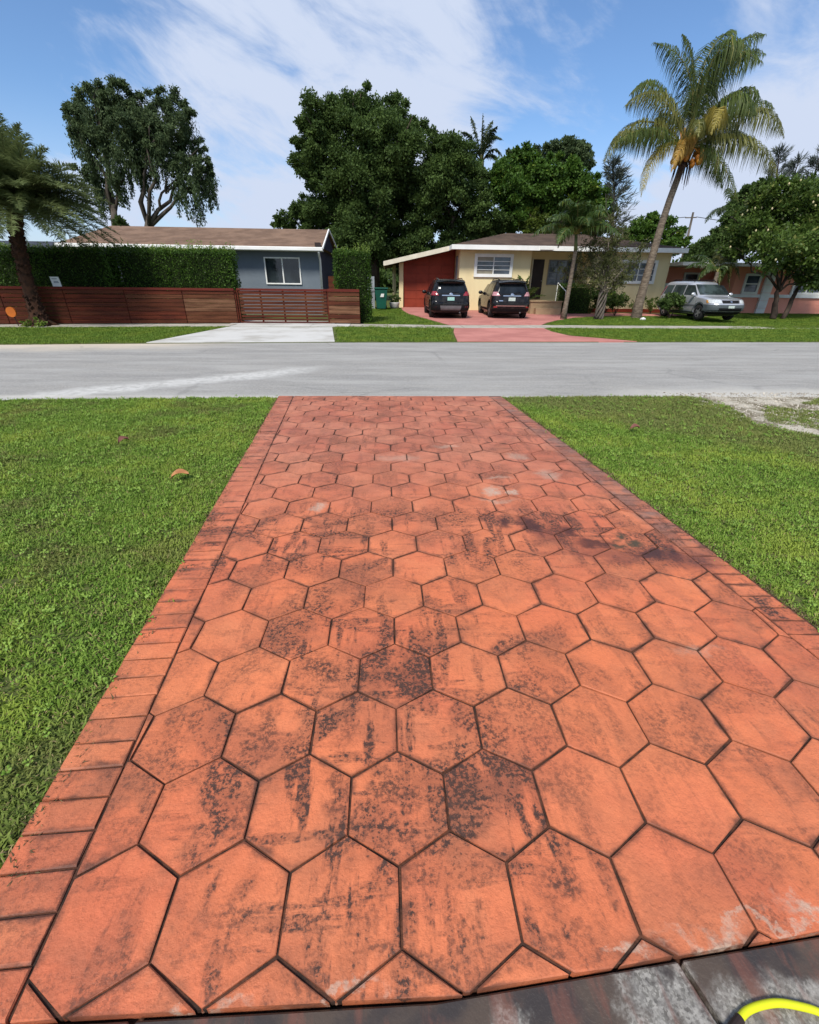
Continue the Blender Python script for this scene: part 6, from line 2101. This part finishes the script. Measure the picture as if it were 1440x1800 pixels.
def build_car(name, label, loc, heading, slices, spec, group=None):
    """heading: direction the nose points (radians from +x)"""
    z = gz(loc[1])
    c = empty(name, (loc[0], loc[1], z), label, 'car', group, heading)
    K = Car(slices, spec.get('rc', .30), spec.get('fc', .42))
    P = spec['paint']
    r, wx = spec['wr'], spec['wx']
    body = K.body().build('body', P, c, world=False, smooth=True)
    # wheel arches cut out
    cut = MB()
    W_ = K.at(.6)[2]
    for x in wx:
        for sg in (-1, 1):
            n = 24
            ys = (sg * (W_ - .32), sg * (W_ + .1))
            vs = [(x + (r + .065) * math.cos(6.28319 * k / n), y, r + .01 + (r + .065) * math.sin(6.28319 * k / n)) for y in ys for k in range(n)]
            f = [tuple(range(n)), tuple(range(n, 2 * n))[::-1]] + [(k, n + k, n + (k + 1) % n, (k + 1) % n) for k in range(n)]
            if sg > 0:
                f = [q[::-1] for q in f]
            cut.add(vs, f)
    cme = cut.mesh('cutter')
    bm = bmesh.new()
    bm.from_mesh(cme)
    bmesh.ops.recalc_face_normals(bm, faces=bm.faces[:])
    bm.to_mesh(cme)
    bm.free()
    bm = bmesh.new()
    bm.from_mesh(body.data)
    bmesh.ops.recalc_face_normals(bm, faces=bm.faces[:])
    bm.to_mesh(body.data)
    bm.free()
    co = bpy.data.objects.new('cutter', cme)
    COL.objects.link(co)
    co.matrix_world = Matrix.LocRotScale(c.location, c.rotation_euler, None)
    co.parent = c
    co.matrix_parent_inverse = Matrix.Identity(4)
    co.location = (0, 0, 0)
    co.rotation_euler = (0, 0, 0)
    md = body.modifiers.new('arches', 'BOOLEAN')
    md.operation = 'DIFFERENCE'
    md.object = co
    md.solver = 'EXACT'
    bpy.context.view_layer.update()
    dg = bpy.context.evaluated_depsgraph_get()
    nm = bpy.data.meshes.new_from_object(body.evaluated_get(dg))
    body.modifiers.clear()
    body.data = nm
    if not nm.materials:
        nm.materials.append(P)
    try:
        bm = bmesh.new()
        bm.from_mesh(nm)
        for e in bm.edges:
            if len(e.link_faces) == 2 and e.calc_face_angle(0) > R(38):
                e.smooth = False
        bm.to_mesh(nm)
        bm.free()
    except Exception:
        pass
    bpy.data.objects.remove(co)
    t, rim = wheel_mesh(r, .22)
    for x in wx:
        for sg in (-1, 1):
            w = bpy.data.objects.new('wheel', t)
            COL.objects.link(w)
            w.parent = c
            w.location = (x, sg * (W_ - .125), r)
            q = bpy.data.objects.new('rim', rim)
            COL.objects.link(q)
            q.parent = w
            # plastic lip round the arch
            m = MB()
            n = 18
            vs = []
            for k in range(n + 1):
                a = math.pi * (-.06 + 1.12 * k / n)
                for rr in (r + .062, r + .115):
                    zz = r + .01 + rr * math.sin(a)
                    vs.append((x + rr * math.cos(a), sg * (K.at(max(zz, .25))[2] + .008), zz))
            m.add(vs, [(2 * k, 2 * k + 1, 2 * k + 3, 2 * k + 2) for k in range(n)])
            m.build('arch_lip', spec.get('lip', TRIM), c, world=False)
    MB().box(K.at(.3)[0] + .5, K.at(.3)[1] - .5, -W_ + .36, W_ - .36, .19, .3).build('underbody', TRIM, c, world=False)
    for (nm_, mb, mat) in spec['parts'](K):
        mb.build(nm_, mat, c, world=False, smooth=nm_ in ('mirror',))
    return c


SUV = [(.24, .28, 4.34, .80), (.32, .12, 4.50, .875), (.45, .03, 4.58, .912), (.60, 0, 4.60, .92), (.70, .015, 4.59, .92), (.74, .07, 4.57, .918), (.82, .09, 4.50, .915),
       (.93, .105, 4.30, .908), (1.00, .12, 3.80, .895), (1.04, .125, 3.52, .885), (1.09, .14, 3.42, .865), (1.30, .22, 3.02, .795), (1.50, .33, 2.62, .715), (1.58, .30, 2.46, .685), (1.63, .30, 2.33, .655),
       (1.665, .50, 2.15, .58), (1.685, .85, 1.85, .42)]
WAG = [(.25, .28, 4.2, .77), (.34, .10, 4.38, .845), (.48, .02, 4.50, .872), (.60, .0, 4.52, .875), (.70, .02, 4.50, .875), (.78, .05, 4.44, .872), (.90, .06, 4.34, .868), (.955, .065, 4.18, .862), (1.0, .07, 3.62, .855), (1.04, .075, 3.42, .845),
       (1.10, .085, 3.33, .825), (1.3, .15, 3.00, .775), (1.5, .22, 2.70, .715), (1.58, .26, 2.58, .69), (1.63, .34, 2.42, .64), (1.66, .55, 2.2, .55), (1.675, .9, 1.9, .4)]


def quadplate(K, y0, y1, z0, z1, off, fn='rear'):
    f = getattr(K, fn)
    vs = [f(z0, y0, off), f(z0, y1, off), f(z1, y1, off), f(z1, y0, off)]
    x = (min if fn == 'rear' else max)(v.x for v in vs)
    s_ = -1 if fn == 'rear' else 1
    vs = [(x, v.y, v.z) for v in vs] + [(x - s_ * .02, v.y, v.z) for v in vs]
    return MB().add(vs, [(0, 1, 2, 3), (7, 6, 5, 4), (0, 4, 5, 1), (1, 5, 6, 2), (2, 6, 7, 3), (3, 7, 4, 0)])


def suv_parts(lamp, plate, skid, dark):
    def f(K):
        L = []
        L.append(('rear_window', K.patch(K.rear, -.66, .66, 1.10, 1.50, .006, 12, 5, -.52, .52), CGLASS))
        for sg in (-1, 1):
            L.append(('door_window', K.side(.98, 2.02, 1.07, 1.49, sg, .006, 1.15, 1.98), CGLASS))
            L.append(('door_window', K.side(2.08, 3.22, 1.07, 1.49, sg, .006, 2.04, 2.62), CGLASS))
            L.append(('quarter_window', K.side(.62, .92, 1.12, 1.47, sg, .006, .78, 1.08), CGLASS))
            a = [K.patch(K.rear, .56 * sg, 1.02 * sg, 1.00, 1.17, .014, 10, 4, .68 * sg, 1.0 * sg)]
            L.append(('tail_lamp', a[0], lamp))
            L.append(('reflector', K.patch(K.rear, .68 * sg, .86 * sg, .50, .56, .008, 4, 2), REDL))
            rl = MB()
            rl.tube([(.62, sg * .56, 1.675), (.9, sg * .58, 1.715), (2.0, sg * .58, 1.715), (2.3, sg * .56, 1.66)], .022, 6)
            L.append(('roof_rail', rl, CHROME if skid else TRIM))
            L.append(('side_moulding', K.side(1.3, 3.2, .34, .44, sg, .012), TRIM))
            mi = MB().ball((3.05, sg * 1.0, 1.10), .12, sub=2, sq=(.6, 1.0, .75))
            mi.bar((3.1, sg * .86, 1.06), (3.07, sg * .95, 1.07), .05, .05)
            L.append(('mirror', mi, BLACKP))
            for hx in (1.35, 2.35):
                L.append(('door_handle', MB().box(hx, hx + .2, sg * .90 - .02, sg * .90 + .02, .98, 1.01), TRIM))
            for sx in (2.05, 3.25, .98):
                L.append(('door_seam', K.side(sx - .006, sx + .006, .40, 1.04, sg, .003, nx=1), TRIM))
        L.append(('chrome_strip', K.patch(K.rear, -.42, .42, .985, 1.025, .022, 10, 2), CHROME))
        L.append(('tailgate_seam', K.patch(K.rear, -.78, .78, .725, .737, .006, 10, 1), TRIM))
        bd = MB()
        vs = []
        for k in range(16):
            a = 6.28319 * k / 16
            vs.append(K.rear(1.055 + .062 * math.sin(a), .075 * math.cos(a), .03))
        vs += [K.rear(1.055, 0, .04)]
        bd.add(vs, [(k, (k + 1) % 16, 16) for k in range(16)])
        bd.add([K.rear(1.04, -.085, .045), K.rear(1.04, .085, .045), K.rear(1.07, .085, .045), K.rear(1.07, -.085, .045)], [(0, 1, 2, 3)])
        L.append(('round_badge', bd, CHROME))
        L.append(('number_plate', quadplate(K, -.16, .16, .79, .935, .012), plate))
        L.append(('bumper_valance', K.patch(K.rear, -1.05, 1.05, .30, .60 if skid else .44, .012, 20, 3), TRIM if skid else TRIM))
        if skid:
            L.append(('skid_plate', K.patch(K.rear, -.46, .46, .38, .58, .03, 8, 4, -.5, .5), SILVT))
            L.append(('bumper_glint', K.patch(K.rear, .34, .62, .70, .725, .012, 4, 2), CHROME))
        else:
            L.append(('bumper_strip', K.patch(K.rear, -.74, .74, .565, .595, .018, 12, 2), CHROME))
            L.append(('lower_grille', K.patch(K.rear, -.6, .6, .61, .69, .01, 12, 2), TRIM))
            L.append(('badge_letters', K.patch(K.rear, .42, .60, .775, .815, .012, 4, 1), CHROME))
        sp = MB()
        vs = []
        for (xx, zz) in ((.10, 1.60), (.16, 1.565), (.62, 1.60), (.62, 1.665), (.30, 1.655)):
            for yy in (-.64, -.32, 0, .32, .64):
                vs.append((xx + .10 * (yy / .64) ** 2, yy, zz - .05 * (yy / .64) ** 2))
        n = 5
        fs = []
        for i in range(5):
            for j in range(4):
                a, b = i * 5 + j, ((i + 1) % 5) * 5 + j
                fs.append((a, a + 1, b + 1, b))
        fs += [(0, 5, 10, 15, 20), (24, 19, 14, 9, 4)]
        sp.add(vs, fs)
        L.append(('spoiler', sp, BLACKP))
        L.append(('wiper', MB().tube([K.rear(1.11, 0, .02), K.rear(1.16, -.38, .02)], .012, 5), TRIM))
        L.append(('windscreen', K.patch(K.front, -.72, .72, 1.08, 1.50, .006, 12, 5, -.6, .6), CGLASS))
        L.append(('grille', K.patch(K.front, -.45, .45, .62, .82, .01, 8, 3), TRIM))
        for sg in (-1, 1):
            L.append(('headlamp', K.patch(K.front, .52 * sg, 1.0 * sg, .76, .92, .012, 8, 3), HEADL))
        L.append(('exhaust', MB().tube([(.12, -.45, .29), (.5, -.45, .29)], .035, 8), SILVT))
        return L
    return f


def wag_parts(K):
    L = []
    L.append(('windscreen', K.patch(K.front, -.76, .76, 1.09, 1.53, .006, 12, 6, -.62, .62), CGLASS2))
    L.append(('grille', K.patch(K.front, -.40, .40, .76, .885, .012, 10, 3, -.42, .42), TRIM))
    bd = MB()
    vs = [K.front(.825 + .04 * math.sin(6.28319 * k / 12), .055 * math.cos(6.28319 * k / 12), .03) for k in range(12)]
    bd.add(vs, [tuple(range(12))])
    L.append(('badge', bd, CHROME))
    L.append(('front_bumper', K.patch(K.front, -1.32, 1.32, .42, .70, .02, 26, 5), GREYT))
    L.append(('lower_intake', K.patch(K.front, -.55, .55, .44, .56, .03, 10, 2), TRIM))
    L.append(('chin', K.patch(K.front, -1.2, 1.2, .27, .40, .012, 20, 2), TRIM))
    L.append(('front_plate', quadplate(K, -.15, .15, .56, .66, .03, 'front'), PLATEW))
    for sg in (-1, 1):
        L.append(('headlamp', K.patch(K.front, .44 * sg, .98 * sg, .755, .915, .014, 8, 4, .46 * sg, 1.02 * sg), HEADL))
        L.append(('indicator', K.patch(K.front, .99 * sg, 1.10 * sg, .76, .88, .014, 3, 3), AMBER))
        L.append(('door_window', K.side(1.14, 2.06, 1.06, 1.50, sg, .006, 1.16, 2.02), CGLASS2))
        L.append(('door_window', K.side(2.14, 3.18, 1.06, 1.50, sg, .006, 2.10, 2.66), CGLASS2))
        L.append(('quarter_window', K.side(.42, 1.06, 1.08, 1.49, sg, .006, .52, 1.08), CGLASS2))
        mi = MB().ball((3.02, sg * .96, 1.10), .115, sub=2, sq=(.6, 1.0, .8))
        mi.bar((3.06, sg * .83, 1.06), (3.04, sg * .92, 1.07), .05, .05)
        L.append(('mirror', mi, SILVP))
        L.append(('side_moulding', K.side(1.28, 3.18, .60, .66, sg, .012), SILVT))
        L.append(('sill', K.side(1.3, 3.15, .27, .36, sg, .008), GREYT))
        for sx in (1.10, 2.08, 3.20):
            L.append(('door_seam', K.side(sx - .006, sx + .006, .38, 1.04, sg, .003, nx=1), TRIM))
        for hx in (1.25, 2.2):
            L.append(('door_handle', MB().box(hx, hx + .2, sg * .866 - .02, sg * .866 + .02, .93, .965), TRIM))
        rl = MB().tube([(.55, sg * .55, 1.665), (.8, sg * .56, 1.72), (2.1, sg * .56, 1.72), (2.3, sg * .54, 1.655)], .02, 6)
        L.append(('roof_rail', rl, TRIM))
        L.append(('tail_lamp', K.patch(K.rear, .62 * sg, .98 * sg, 1.0, 1.45, .01, 6, 5, .58 * sg, .9 * sg), REDL))
    L.append(('rear_window', K.patch(K.rear, -.6, .6, 1.08, 1.5, .006, 10, 4), CGLASS2))
    L.append(('rear_bumper', K.patch(K.rear, -1.2, 1.2, .40, .62, .02, 20, 3), GREYT))
    L.append(('wiper', MB().tube([K.front(1.10, .1, .02), K.front(1.20, -.5, .02)], .010, 5), TRIM))
    L.append(('bonnet_seam', K.patch(K.front, -.80, .80, .925, .935, .004, 14, 1), TRIM))
    return L


build_car('parked_car', 'black family car with silver skid plate and red tail lamps before the garage', (2.95, 22.75), R(90.5), SUV,
          {'paint': BLACKP, 'wr': .355, 'wx': (.92, 3.64), 'parts': suv_parts(REDL, PLATE, True, True)}, 'black cars on the red driveway')
build_car('parked_car', 'black family car with pale clear tail lamps, nearer the front door', (5.86, 22.95), R(89), SUV,
          {'paint': BLACKP, 'wr': .355, 'wx': (.92, 3.64), 'parts': suv_parts(PALEL, PLATEW, False, True)}, 'black cars on the red driveway')
hd = R(-87)
fc_ = Vector((15.75, 21.85))
tail = fc_ - Vector((math.cos(hd), math.sin(hd))) * 4.5
build_car('parked_wagon', 'silver wagon with grey bumpers parked nose out on the grass', (tail.x, tail.y), hd, WAG,
          {'paint': SILVP, 'wr': .335, 'wx': (.80, 3.52), 'lip': GREYT, 'rc': .25, 'fc': .45, 'parts': wag_parts})
